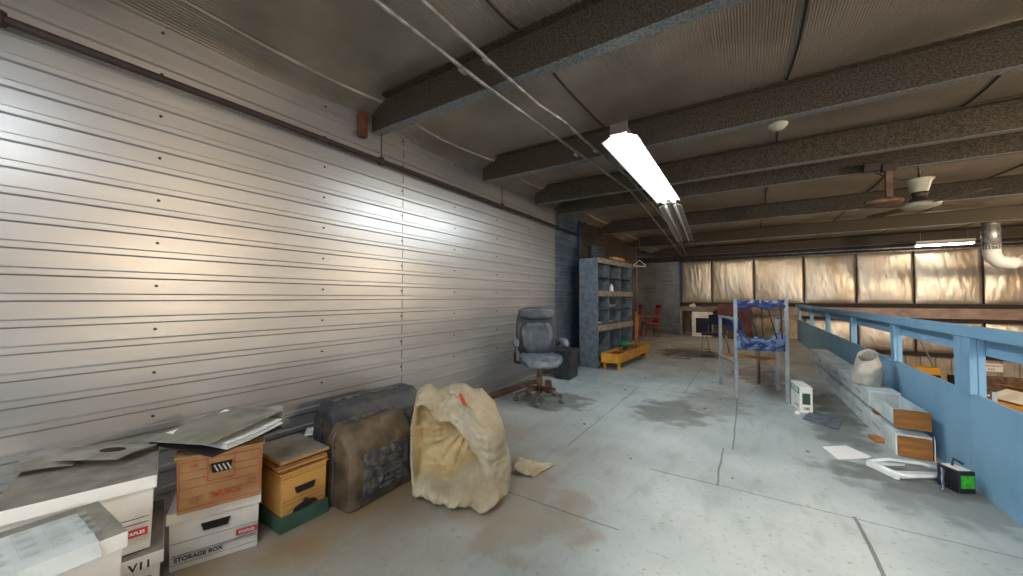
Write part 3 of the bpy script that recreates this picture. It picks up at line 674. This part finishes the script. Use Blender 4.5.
b = MB(); b.blob((0, .27, .80), (.265, .062, .335), 3.8, 56, backf); b.build('backrest', 'leather_dark', t, True)
def padf(p):      # bulge wraps with the back shell
    wr = .007 * math.sin(p.x * 75 + p.z * 8) * g_(p.z, .02, .12)
    return TILT @ Vector((p.x, p.y + wr - .05 * (abs(p.x) / .25) ** 2 * .8, p.z))
b = MB(); b.blob((0, .268, 1.045), (.235, .06, .085), 3.0, 36, lambda p: TILT @ Vector((p.x, p.y - .04 * (abs(p.x) / .25) ** 2, p.z))); b.build('headrest_pad', 'leather', t, True)
b = MB(); b.blob((0, .205, .745), (.215, .055, .20), 3.2, 56, padf); b.build('lumbar_pad', 'leather', t, True)
b = MB(); b.box((0, .30, .55), (.07, .02, .26), Matrix.Rotation(rad(-9), 3, 'X')); b.box((0, .16, .435), (.07, .30, .02)); b.build('back_bracket', 'plastic', t)
for s in (-1, 1):
    b = MB(); b.tube([(s * .22, .10, .44), (s * .29, .08, .46), (s * .31, -.10, .58), (s * .30, -.12, .69), (s * .30, .12, .715), (s * .29, .22, .66), (s * .27, .26, .62)], .017, 8)
    b.tube([(s * .30, -.16, .68), (s * .30, -.02, .70)], .018, 8); af = b.build('arm_frame', 'plastic', t, True)
    b = MB(); b.blob((s * .30, -.03, .725), (.042, .17, .028), 2.6, 18, lambda p: Vector((p.x, p.y, p.z - .04 * max(0, -p.y - .06) / .1))); b.build('arm_pad', 'arm_grey', af, True)
# bin behind the chair, board
t = thing('waste_bin', 'black plastic bin standing at the wall right behind the office chair', 'bin', (-2.42, 5.35, 0), rad(5))
b = MB(); b.box((0, 0, .215), (.30, .42, .43), taper=.86); b.build('body', 'plastic', t, bevel=.02)
b = MB(); b.box((0, 0, .43), (.33, .45, .035)); b.box((0, 0, .42), (.26, .38, .04)); b.build('rim', 'plastic', t, bevel=.008)
b = MB(); b.box((0, 0, .02), (.10, 1.3, .04)); tag(b.build('wood_plank', 'brown_metal', loc=(-2.68, 4.25, 0), rot=(0, 0, rad(-3)), bevel=.003), 'loose brown plank on the floor along the wall behind the office chair', 'plank')
b = MB(); b.box((0, 0, .02), (.09, .62, .04)); tag(b.build('wood_plank', 'rust_wood', loc=(-2.36, 4.62, 0), rot=(0, 0, rad(28)), bevel=.003), 'short reddish board lying askew behind the office chair base', 'plank')

# ================================================================== SHELF UNIT
t = thing('shelf_unit', 'tall blue-grey pigeonhole shelf unit with pale wooden shelf edges by the wall', 'shelf', (-2.24, 6.30, 0), rad(-5))
W_, Dp, Hh = 1.72, .36, 1.97       # local: y along the front, -x into the unit
b = MB(); b.box((-Dp / 2, .012, Hh / 2), (Dp, .024, Hh)); b.build('side_panel', 'shelfblue', t)
b = MB(); b.box((-Dp / 2, W_ - .012, Hh / 2), (Dp, .024, Hh)); b.build('side_panel', 'shelfblue', t)
b = MB(); b.box((-Dp + .006, W_ / 2, Hh / 2), (.012, W_ - .05, Hh)); b.build('back_panel', 'shelf_shade', t)
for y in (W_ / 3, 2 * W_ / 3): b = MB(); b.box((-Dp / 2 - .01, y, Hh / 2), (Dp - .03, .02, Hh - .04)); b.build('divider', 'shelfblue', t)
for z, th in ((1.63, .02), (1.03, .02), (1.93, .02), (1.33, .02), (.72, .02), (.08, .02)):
    b = MB(); b.box((-Dp / 2 - .008, W_ / 2, z), (Dp - .02, W_ - .05, th)); b.build('shelf_board', 'shelf_shade', t)
for z, th in ((1.93, .09), (1.33, .10), (.71, .11), (.08, .08)):
    b = MB(); b.box((.010, W_ / 2, z), (.022, W_, th)); b.build('edge_board', 'shelf_wood', t)
b = MB(); b.lathe((0, 0, 0), [(.035, 0), (.038, .02), (.038, .12), (.02, .15), (.018, .18)], 16)
tag(b.build('spray_bottle', 'white', smooth=True, loc=(-2.25, 7.12, 1.345)), 'small white bottle standing in the middle column of the shelf unit', 'bottle')
b = MB()
for k in range(5): b.tube([( .12 * math.cos(q * PI / 10) * (1 - .04 * k), .3 * math.sin(q * PI / 10), .03 + .045 * k) for q in range(21)], .022, 6)
tag(b.build('hose_coil', 'plastic', smooth=True, loc=(-2.40, 6.75, 1.985)), 'dark coiled hose lying on top of the shelf unit', 'hose')
b = MB(); b.blob((0, 0, .045), (.10, .34, .045), 2.4, 20, lambda p: p + Vector((0, 0, .012 * noise.noise(p * 14)))); tag(b.build('rope_bundle', 'kraft', smooth=True, loc=(-2.22, 7.42, 1.985), rot=(0, 0, rad(-5))), 'tan bundle along the front of the shelf unit top', 'bundle')
for k, (y, z, c) in enumerate(((6.55, .73, 'kraft'), (7.1, .73, 'wood'), (7.25, 1.04, 'wood_grey'))):
    b = MB(); b.box((0, 0, .025), (.1, .26, .03), .3); b.box((.02, .03, .05), (.06, .2, .03), -.4)
    tag(b.build('scrap_wood', c, loc=(-2.40 + .087 * (y - 6.3), y, z + .012)), ['small pale scrap pile in the left column on the lower shelf', 'brown scrap pieces in the middle column on the lower shelf', 'grey scrap pieces in the right column on the thin shelf'][k], 'scrap', 'scraps on the shelves')
# leaning boards right of the shelf
for k, (y, a, h) in enumerate(((8.42, 9, .95), (8.55, 14, .85))):
    b = MB(); b.box((0, 0, h / 2), (.03, .08, h), Matrix.Rotation(rad(-a), 3, 'X')); tag(b.build('wood_stick', 'wood', loc=(-2.12, y, .008), bevel=.003), ['taller', 'shorter'][k] + ' wooden stick leaning at the far end of the shelf unit', 'stick', 'sticks by the shelf')

# yellow bench box with clutter
t = thing('yellow_trough', 'long yellow wooden trough on short legs in front of the shelf unit', 'trough', (-1.86, 6.24, 0), rad(-3))
L_ = 1.86
b = MB(); b.box((0, L_ / 2, .21), (.015, L_, .16)); b.box((-.30, L_ / 2, .21), (.015, L_, .16)); b.build('side_board', 'cart', t)
for yy in (.008, L_ - .008): b = MB(); b.box((-.15, yy, .21), (.315, .02, .16)); b.build('end_board', 'cart', t)
b = MB(); b.box((-.15, L_ / 2, .15), (.29, L_ - .03, .012)); b.build('bottom_board', 'wood_grey', t)
for x in (-.275, -.025):
    for y in (.10, L_ - .12): b = MB(); b.box((x, y, .08), (.045, .05, .16)); b.build('leg', 'cart', t)
b = MB(); b.blob((0, 0, 0), (.10, .24, .05), 2.3, 18, lambda p: p + Vector((0, 0, .02 * noise.noise(p * 12)))); tag(b.build('red_rag', 'redbag', smooth=True, loc=(-2.03, 6.68, .215)), 'dark red rag heaped at the near end of the yellow trough', 'rag')
b = MB(); b.blob((0, 0, 0), (.10, .15, .045), 3, 18); tag(b.build('green_pouch', 'green', smooth=True, loc=(-2.04, 7.25, .36)), 'green plastic pouch lying on the junk in the yellow trough', 'pouch')
random.seed(3)
for k in range(7):
    b = MB(); b.box((0, 0, 0), (.045 + .02 * (k % 3), .5 + .12 * (k % 4), .02)); x = -2.03 + .008 * (k % 4); y = 7.12 + .11 * k
    tag(b.build('wood_offcut', ['wood_grey', 'wood', 'kraft', 'steel'][k % 4], loc=(x, y, .17 + .024 * k), rot=(0, 0, rad(random.uniform(-5, 5)))), 'narrow wood and metal offcuts piled lengthwise in the yellow trough', 'offcut', 'offcuts in the yellow trough')
b = MB(); b.blob((0, 0, .09), (.13, .17, .10), 2.4, 16, lambda p: p + p.normalized() * .04 * noise.noise(p * 16)); tag(b.build('tool_bag', 'plastic', smooth=True, loc=(-1.95, 8.35, 0)), 'black bundle on the floor behind the far end of the yellow trough', 'bag')

# coat hanger
t = thing('coat_hanger', 'white wire coat hanger hanging in mid-air right of the shelf unit top', 'hanger', (-2.3, 9.6, 2.08), rad(55))
b = MB(); b.tube([(-.2, 0, 0), (0, 0, .13), (.2, 0, 0), (.19, 0, -.02), (-.19, 0, -.02), (-.2, 0, 0)], .009, 6); b.build('frame', 'white', t, True)
b = MB(); b.tube([(0, 0, .13), (0, 0, .17), (.02, 0, .19), (.015, 0, .215), (0, 0, .22)], .006, 6); b.build('hook', 'steel', t, True)
b = MB(); b.tube([(0, 0, .22), (0, 0, .93)], .003, 5); b.build('wire', 'steel', t)

# red stacked chairs
def red_chair(label, loc, rz):
    t = thing('red_chair', label, 'chair', loc, rz, 'red chairs by the back wall')
    b = MB(); b.box((0, 0, .43), (.44, .42, .035)); b.build('seat', 'red', t, bevel=.01)
    for x in (-.19, .19):
        for y in (-.18, .19): b = MB(); b.tube([(x, y, .43), (x * 1.12, y * 1.15, 0)], .018, 8); b.build('leg', 'red', t)
    b = MB()
    for k in range(5): b.box((-.16 + .08 * k, .24 + .02, .70), (.04, .02, .58), Matrix.Rotation(rad(-9), 3, 'X'))
    b.box((0, .305, .98), (.42, .025, .09), Matrix.Rotation(rad(-9), 3, 'X')); b.box((0, .22, .48), (.42, .025, .06)); b.build('slatted_back', 'red', t, bevel=.004)
    for x in (-.23, .23):
        b = MB(); b.box((x, 0, .65), (.05, .46, .022)); b.tube([(x, -.2, .43), (x, -.2, .65)], .014, 6); b.build('armrest', 'red', t)
red_chair('red slatted armchair by the back corner, the one nearer the shelf unit', (-3.25, 12.4, 0), rad(-62))
red_chair('red slatted armchair by the back corner, the one nearer the foil wall', (-2.72, 12.6, 0), rad(-56))

# ================================================================== TALL CHAIR (seen from behind)
t = thing('tall_folding_chair', 'tall grey-framed folding chair with blue fabric seat and straps, back to the viewer', 'chair', (.1, 5.75, 0))
for n_, x, y, h in (('leg', -.23, -.35, 1.235), ('leg', .285, -.29, 1.235), ('leg', -.44, .40, 1.0), ('leg', .23, .42, 1.0)):
    b = MB(); b.box((x, y, h / 2), (.042, .042, h)); b.build(n_, 'grey_frame', t, bevel=.005)
b = MB(); b.box((-.335, .02, .985), (.055, .80, .03), Matrix.Rotation(rad(15.6), 3, 'Z') ); b.build('armrest', 'grey_frame', t, bevel=.006)
b = MB(); b.box((.258, .06, .99), (.055, .80, .03), Matrix.Rotation(rad(4), 3, 'Z')); b.build('armrest', 'grey_frame', t, bevel=.006)
b = MB(); b.box((.027, -.32, 1.205), (.50, .03, .035), Matrix.Rotation(rad(7), 3, 'Z')); b.build('top_bar', 'grey_frame', t)
b = MB(); b.box((-.335, .02, .42), (.03, .78, .035), Matrix.Rotation(rad(15.6), 3, 'Z')); b.build('side_rung', 'grey_frame', t)
b = MB(); b.box((-.10, .41, .42), (.66, .03, .04)); b.build('front_rung', 'wood', t)
b = MB(); b.grid(lambda u, v: Vector((-.22 + .50 * u, -.385 + .06 * u + .03 * ridged((u * 6, v * 2, 1)), 1.225 - v * (.10 + .02 * math.sin(u * 13)))), 24, 8); b.build('back_band', 'blue_cloth', t, True, solid=.006)
def hammock(u, v):
    x = -.22 + .49 * u; y = -.35 + .78 * v - .22 * v * (1 - u)
    return Vector((x, y, .60 + .08 * (2 * u - 1) ** 2 + .02 * ridged((u * 5, v * 5, 3)) + .06 * v))
b = MB(); b.grid(hammock, 24, 24); b.build('seat_sling', 'blue_cloth', t, True, solid=.006)
b = MB(); b.grid(lambda u, v: Vector((-.22 + .49 * u, -.39 + .06 * u + .025 * ridged((u * 7, v * 4, 8)) , .61 + v * (.15 + .09 * (2 * u - 1) ** 2 + .03 * math.sin(u * 17)))), 30, 10); b.build('seat_back_fabric', 'blue_print', t, True, solid=.006, label='blue and pale printed fabric')
for x0, x1 in ((-.17, -.16), (-.10, .0), (.04, .05), (.10, .19), (.23, .24)):
    b = MB(); b.tube([(x0, -.35, 1.14), (x1, -.34, .76)], .008, 6); b.build('strap', 'strap', t)
b = MB(); b.grid(lambda u, v: Vector((-.36 + .20 * u, .30 - .5 * u + .02 * ridged((u * 6, v * 6, 5)), .80 + .16 * v)), 10, 8); b.build('side_fabric', 'blue_cloth', t, True, solid=.006)
# things around the tall chair
t = thing('cardboard_panel', 'brown cardboard piece standing upright behind the right leg of the tall chair', 'cardboard', (.22, 6.45, 0), rad(10))
b = MB(); b.box((0, 0, .33), (.16, .02, .66)); b.box((-.10, .04, .33), (.10, .02, .66), rad(60)); b.build('panel', 'wood_grey', t)
# metal chair at the desk
t = thing('metal_chair', 'thin metal-legged chair with dark seat left behind the tall chair', 'chair', (-.62, 9.3, 0), rad(-15))
b = MB(); b.box((0, 0, .45), (.42, .42, .04)); b.build('seat', 'navy', t, bevel=.01)
for x in (-.2, .2):
    b = MB(); b.tube([(x, -.24, 0), (x, -.14, .45), (x, .16, .46), (x, .24, .86)], .014, 8); b.build('side_frame', 'steel', t, True)
    b = MB(); b.tube([(x, .28, 0), (x, .05, .45)], .014, 8); b.build('leg', 'steel', t, True)
b = MB(); b.box((0, .22, .76), (.40, .025, .22), Matrix.Rotation(rad(-11), 3, 'X')); b.build('backrest', 'navy', t, bevel=.01)
# work table with cabinet at the back wall
t = thing('work_table', 'long dusty work table against the far wall under the foil panels', 'table', (-.9, 13.75, 0))
b = MB(); b.box((.05, 0, .93), (2.2, .75, .05)); b.build('table_top', 'wood_grey', t)
for x in (-.98, 1.05):
    for y in (-.33, .33): b = MB(); b.box((x, y, .45), (.06, .06, .9)); b.build('leg', 'wood_grey', t)
b = MB(); b.box((0, -.34, .87), (2.1, .03, .08)); b.build('apron', 'wood_grey', t)
t = thing('white_cabinet', 'cream cabinet with dark open front under the work table', 'cabinet', (-1.25, 13.6, 0))
b = MB(); b.box((0, .0, .40), (.60, .5, .80)); b.build('body', 'white_card', t, bevel=.005)
b = MB(); b.box((.05, -.252, .36), (.46, .01, .48)); b.build('dark_opening', 'navy', t)
t = thing('pinboard', 'maroon board leaning against the work table behind the tall chair', 'board', (-.35, 13.15, 0))
b = MB(); b.box((0, 0, .52), (.9, .03, 1.08), Matrix.Rotation(rad(-8), 3, 'X')); b.build('board', 'maroon', t)
for k, (x, z, m, d) in enumerate(((-1.55, .955, 'white_card', (.16, .16, .08)), (-1.2, .955, 'plastic', (.2, .14, .06)))):
    b = MB(); b.box((0, 0, d[2] / 2), d); b.box((.03, 0, d[2] + .02), (.05, .05, .04)); tag(b.build('small_carton', m, loc=(x, 13.6, z)), ['pale', 'dark'][k] + ' small object on the work table top', 'object', 'clutter on the work table')
# white scrap on back floor
b = MB(); b.blob((0, 0, .02), (.14, .07, .02), 2.4, 14, lambda p: p + Vector((0, 0, .01 * noise.noise(p * 30)))); tag(b.build('paper_scrap', 'paper', loc=(-1.75, 9.9, 0), smooth=True), 'small white scrap on the floor in front of the red chairs', 'paper scrap')

# ================================================================== RIGHT SIDE THINGS
t = thing('printed_carton', 'small white carton with green print on the floor beside the tall chair', 'carton', (.465, 5.10, 0), rad(8))
# local: narrow face looks -y (x from 0 to .225), long side along +y
b = MB(); b.box((.057, .18, .14), (.114, .36, .28)); b.build('body', 'white', t, bevel=.003)
b = MB(); b.box((-.0005, .18, .225), (.002, .33, .07)); gb = b.build('green_band', 'green', t)
text('ECORN', .075, 'white', gb, (-.0016, .18, .225), (PI / 2, 0, -PI / 2))
lines(t, [(.05, .16, .31, .16, .006), (.05, .13, .26, .13, .004), (.05, .10, .28, .10, .004), (.05, .06, .2, .06, .02)], 'paper_line', x=-.0006)
b = MB(); b.box((.057, -.0005, .15), (.07, .002, .12)); b.build('picture', 'green_card', t)
text('180', .04, 'black_ink', t, (.057, -.001, .045), (PI / 2, 0, 0))
# long cartons
def crate(name, label, loc, rz, Wd, Ht, Ln, y_open=None):
    t = thing(name, label, 'crate', loc, rz, 'long crates by the guard rail')
    return t
t = crate('long_crate', 'lower long white crate with plywood end lying along the guard rail', (1.08, 4.14, 0), rad(.8), 0, 0, 0)
b = MB(); b.box((0, 1.87, .085), (.205, 3.72, .17)); b.build('carton', 'whitebox', t, bevel=.003)
b = MB(); b.box((0, -.004, .082), (.185, .03, .15)); b.build('end_board', 'plywood', t, bevel=.002)
b = MB(); b.box((.115, .02, .09), (.005, .12, .16), rad(-15)); b.build('end_flap', 'white_card', t)
lines(t, [(.4 + .55 * k, .08 + .012 * (k % 2), .62 + .55 * k, .09, .018) for k in range(6)], 'paper_line', x=-.1035)
for k, y in enumerate((4.75, 6.2, 7.55)):
    b = MB(); b.box((0, 0, .025), (.19, .09, .05)); tag(b.build('spacer_block', 'plywood', loc=(1.075, y, .17)), ['nearest', 'middle', 'farthest'][k] + ' wood block between the two long crates', 'wood block', 'blocks between the crates')
t = crate('long_crate', 'upper long white crate, its near end pulled open like a tray', (1.075, 4.15, .22), rad(.8), 0, 0, 0)
b = MB(); b.box((0, 2.35, .075), (.22, 3.42, .15)); b.build('sleeve', 'whitebox', t, bevel=.003)
b = MB()
for x in (-.094, .094): b.box((x, .55, .07), (.008, 1.1, .13))
b.box((0, .55, .008), (.19, 1.1, .012)); b.build('tray', 'whitebox', t)
b = MB(); b.box((0, .0, .07), (.205, .03, .14)); b.build('end_board', 'plywood', t, bevel=.002)
b = MB(); b.box((0, .645, .075), (.19, .01, .12)); b.build('open_mouth', 'dark', t)
lines(t, [(.9 + .55 * k, .07 + .012 * (k % 2), 1.12 + .55 * k, .08, .02) for k in range(6)], 'paper_line', x=-.111)
# bag on crate
t = thing('white_sack', 'open white sack of rubble standing on the upper long crate', 'sack', (1.02, 5.12, .37))
def sackf(u, v):
    a = 2 * PI * u; r = .118 * (1 - .12 * v ** 3 - .25 * max(0, v - .62) / .38 - .12 * (1 - v) ** 6) + .010 * noise.noise(Vector((math.cos(a) * 2, math.sin(a) * 2, v * 5)))
    z = .24 * v + max(0, v - .62) * (.16 * (1 + math.cos(a - 1.1)) * .9)
    return Vector((r * math.cos(a), r * 1.05 * math.sin(a), z + .002))
b = MB(); b.grid(sackf, 36, 24); b.build('cloth', 'bag', t, True, solid=.004, weld=True)
b = MB(); b.blob((0, 0, .09), (.095, .098, .085), 2.2, 18, lambda p: p + p.normalized() * .012 * noise.noise(p * 40)); b.build('contents', 'concrete_bit', t)
# floor items
b = MB(); b.prism([(.51, 4.02), (.57, 3.78), (.77, 3.93), (.80, 3.98), (.68, 4.16)], lambda p: (p[0], p[1], .002), lambda p: (p[0], p[1], .005)); tag(b.build('paper_sheet', 'white'), 'white sheet of paper lying on the floor in front of the long crates', 'paper')
b = MB(); b.prism([(.46, 4.83), (.70, 4.60), (.80, 5.0), (.57, 5.2)], lambda p: (p[0], p[1], .002), lambda p: (p[0], p[1], .012)); tag(b.build('floor_panel', 'shelfblue'), 'thin grey panel lying on the floor right of the green-print carton', 'panel')
b = MB(); b.box((0, 0, .02), (.06, .10, .04)); tag(b.build('scrap_block', 'wood', loc=(.93, 4.45, 0), rot=(0, 0, .3)), 'small wood scrap on the floor against the lower crate', 'wood scrap')
b = MB(); b.blob((0, 0, .02), (.025, .025, .022), 2.2, 10); tag(b.build('white_pebble', 'white', loc=(.43, 4.98, 0), smooth=True), 'tiny white lump on the floor at the carton corner', 'debris')
# white curved tray / light lens frame
t = thing('lamp_lens_frame', 'white curved plastic frame lying on the floor before the lower crate', 'frame', (.98, 3.78, 0), rad(33))
path = [(-.21, .12, .035), (-.22, .10, .04), (-.21, -.09, .04), (-.17, -.115, .035), (.10, -.11, .03), (.24, -.06, .008), (.245, -.03, .006), (.10, .04, .05), (-.08, .10, .055), (-.21, .12, .035)]
b = MB(); b.tube(path, .012, 8); b.build('rim', 'tray', t, True)
b = MB()
pl = [(-.20, .11), (-.20, -.10), (.09, -.10), (.23, -.05), (.1, .03), (-.08, .09)]
b.prism([(-.20, .0), (-.19, -.10), (.09, -.10), (.22, -.05), (.05, -.02)], lambda p: (p[0], p[1], .012), lambda p: (p[0], p[1], .022)); b.prism([(-.21, .11), (-.20, .06), (.0, .06), (.02, .075), (-.08, .1)], lambda p: (p[0], p[1], .025), lambda p: (p[0], p[1], .035)); b.build('plate', 'tray', t)
b = MB(); b.box((-.215, .01, .02), (.03, .22, .036)); b.build('end_lip', 'tray', t, bevel=.006)
# battery box with green label
t = thing('battery_pack', 'black box with bright green label standing against the guard rail', 'battery', (1.13, 3.62, 0), rad(30))
b = MB(); b.box((0, 0, .07), (.10, .13, .14)); b.build('body', 'battery', t, bevel=.006)
b = MB(); b.box((0, -.0655, .075), (.082, .002, .08)); b.build('label_plate', 'greenlabel', t, label='bright green label')
b = MB(); b.box((.0, 0, .142), (.075, .10, .006)); b.build('top_cover', 'white_card', t)
b = MB(); b.tube([(.0, .02, .14), (.02, .03, .185), (.05, .0, .16)], .008, 6); b.build('handle', 'plastic', t, True)
b = MB(); b.grid(lambda u, v: Vector((-.13 + .10 * u, -.05 + .08 * u + .015 * ridged((u * 5, v * 5, 2)), .004 + .15 * v * (1 - .3 * u))), 8, 8)
b.build('film_wrap', 'clear', t, True, solid=.003)
random.seed(11)
for k in range(16):
    x, y = random.uniform(-1.6, 1.0), random.uniform(1.7, 7)
    if x < -1.0 and y < 3: x += 1
    b = MB(); b.blob((0, 0, .006), (random.uniform(.006, .016), random.uniform(.006, .016), .007), 2.2, 8)
    tag(b.build('floor_crumb', 'concrete_bit', loc=(x, y, 0)), 'tiny dark crumb lying on the bare floor', 'debris', 'crumbs on the floor')

# ================================================================== HALL BELOW
t = thing('exit_sign', 'white sign with red EMERGENCY EXIT lettering on the far hall wall', 'sign', (5.09, YB - .10, -.485))
b = MB(); b.box((0, 0, 0), (.36, .02, .20)); pl = b.build('plate', 'white', t)
text('EMERGENCY', .062, 'signred', pl, (0, -.012, .04), (PI / 2, 0, 0)); text('EXIT', .062, 'signred', pl, (0, -.012, -.045), (PI / 2, 0, 0))
b = MB(); b.box((5.3, YB - .06, -1.85), (.9, .06, 2.3)); b.build('door_1', 'brown_metal', kind='structure')
b = MB(); b.box((4.45, YB - .05, -.92), (.14, .08, .34)); tag(b.build('wall_switch_box', 'dark'), 'small dark box on the hall wall left of the sign', 'box')
def big_carton(label, loc, rz, w, d, h, m='tan'):
    t = thing('big_carton', label, 'carton', loc, rz, 'large cartons in the hall below')
    b = MB(); b.box((0, 0, h / 2), (w, d, h)); bd = b.build('body', m, t)
    for s in (-1, 1):
        b = MB(); b.box((s * w * .48, 0, h + .10), (w * .55, d, .012), Matrix.Rotation(rad(s * -24), 3, 'Y')); b.build('flap', ['tan', 'white_card'][s > 0], bd)
big_carton('open yellow-brown carton under the exit sign, left one', (3.62, 10.1, -3), rad(20), .62, .6, 2.42)
big_carton('open yellow-brown carton at the right picture edge, right one', (4.0, 9.2, -3), rad(-15), .7, .6, 2.25)
big_carton('pale topped carton behind the open cartons below the exit sign', (4.5, 10.9, -3), rad(35), .6, .6, 2.45, 'white_card')
t = thing('pallet_rack', 'grey metal bar with upright post in front of the large cartons', 'rack', (2.95, 8.2, -3))
b = MB(); b.box((0, 0, 1.45), (.05, .05, 2.9)); b.build('upright', 'steel', t)
b = MB(); b.box((.9, .1, 2.62), (1.8, .05, .08), rad(4)); b.build('cross_bar', 'steel', t)
b = MB(); b.box((1.8, .15, 1.32), (.05, .05, 2.64)); b.build('upright', 'steel', t)
t = thing('yellow_machine', 'yellow machine arm standing in the hall below beyond the guard rail', 'machine', (3.66, 13.2, -3))
b = MB(); b.box((0, 0, 2.45), (.44, .35, .20)); b.build('body', 'yellow', t, bevel=.02)
for x in (-.15, .15): b = MB(); b.box((x, 0, 1.17), (.12, .2, 2.34)); b.build('column', 'yellow', t)
b = MB(); b.tube([(.15, -.1, 2.5), (-.08, -.1, 3.2)], .02, 8); b.build('lever', 'steel', t)
b = MB(); b.box((.1, -.2, 2.36), (.2, .06, .06)); b.build('nose', 'dark', t)
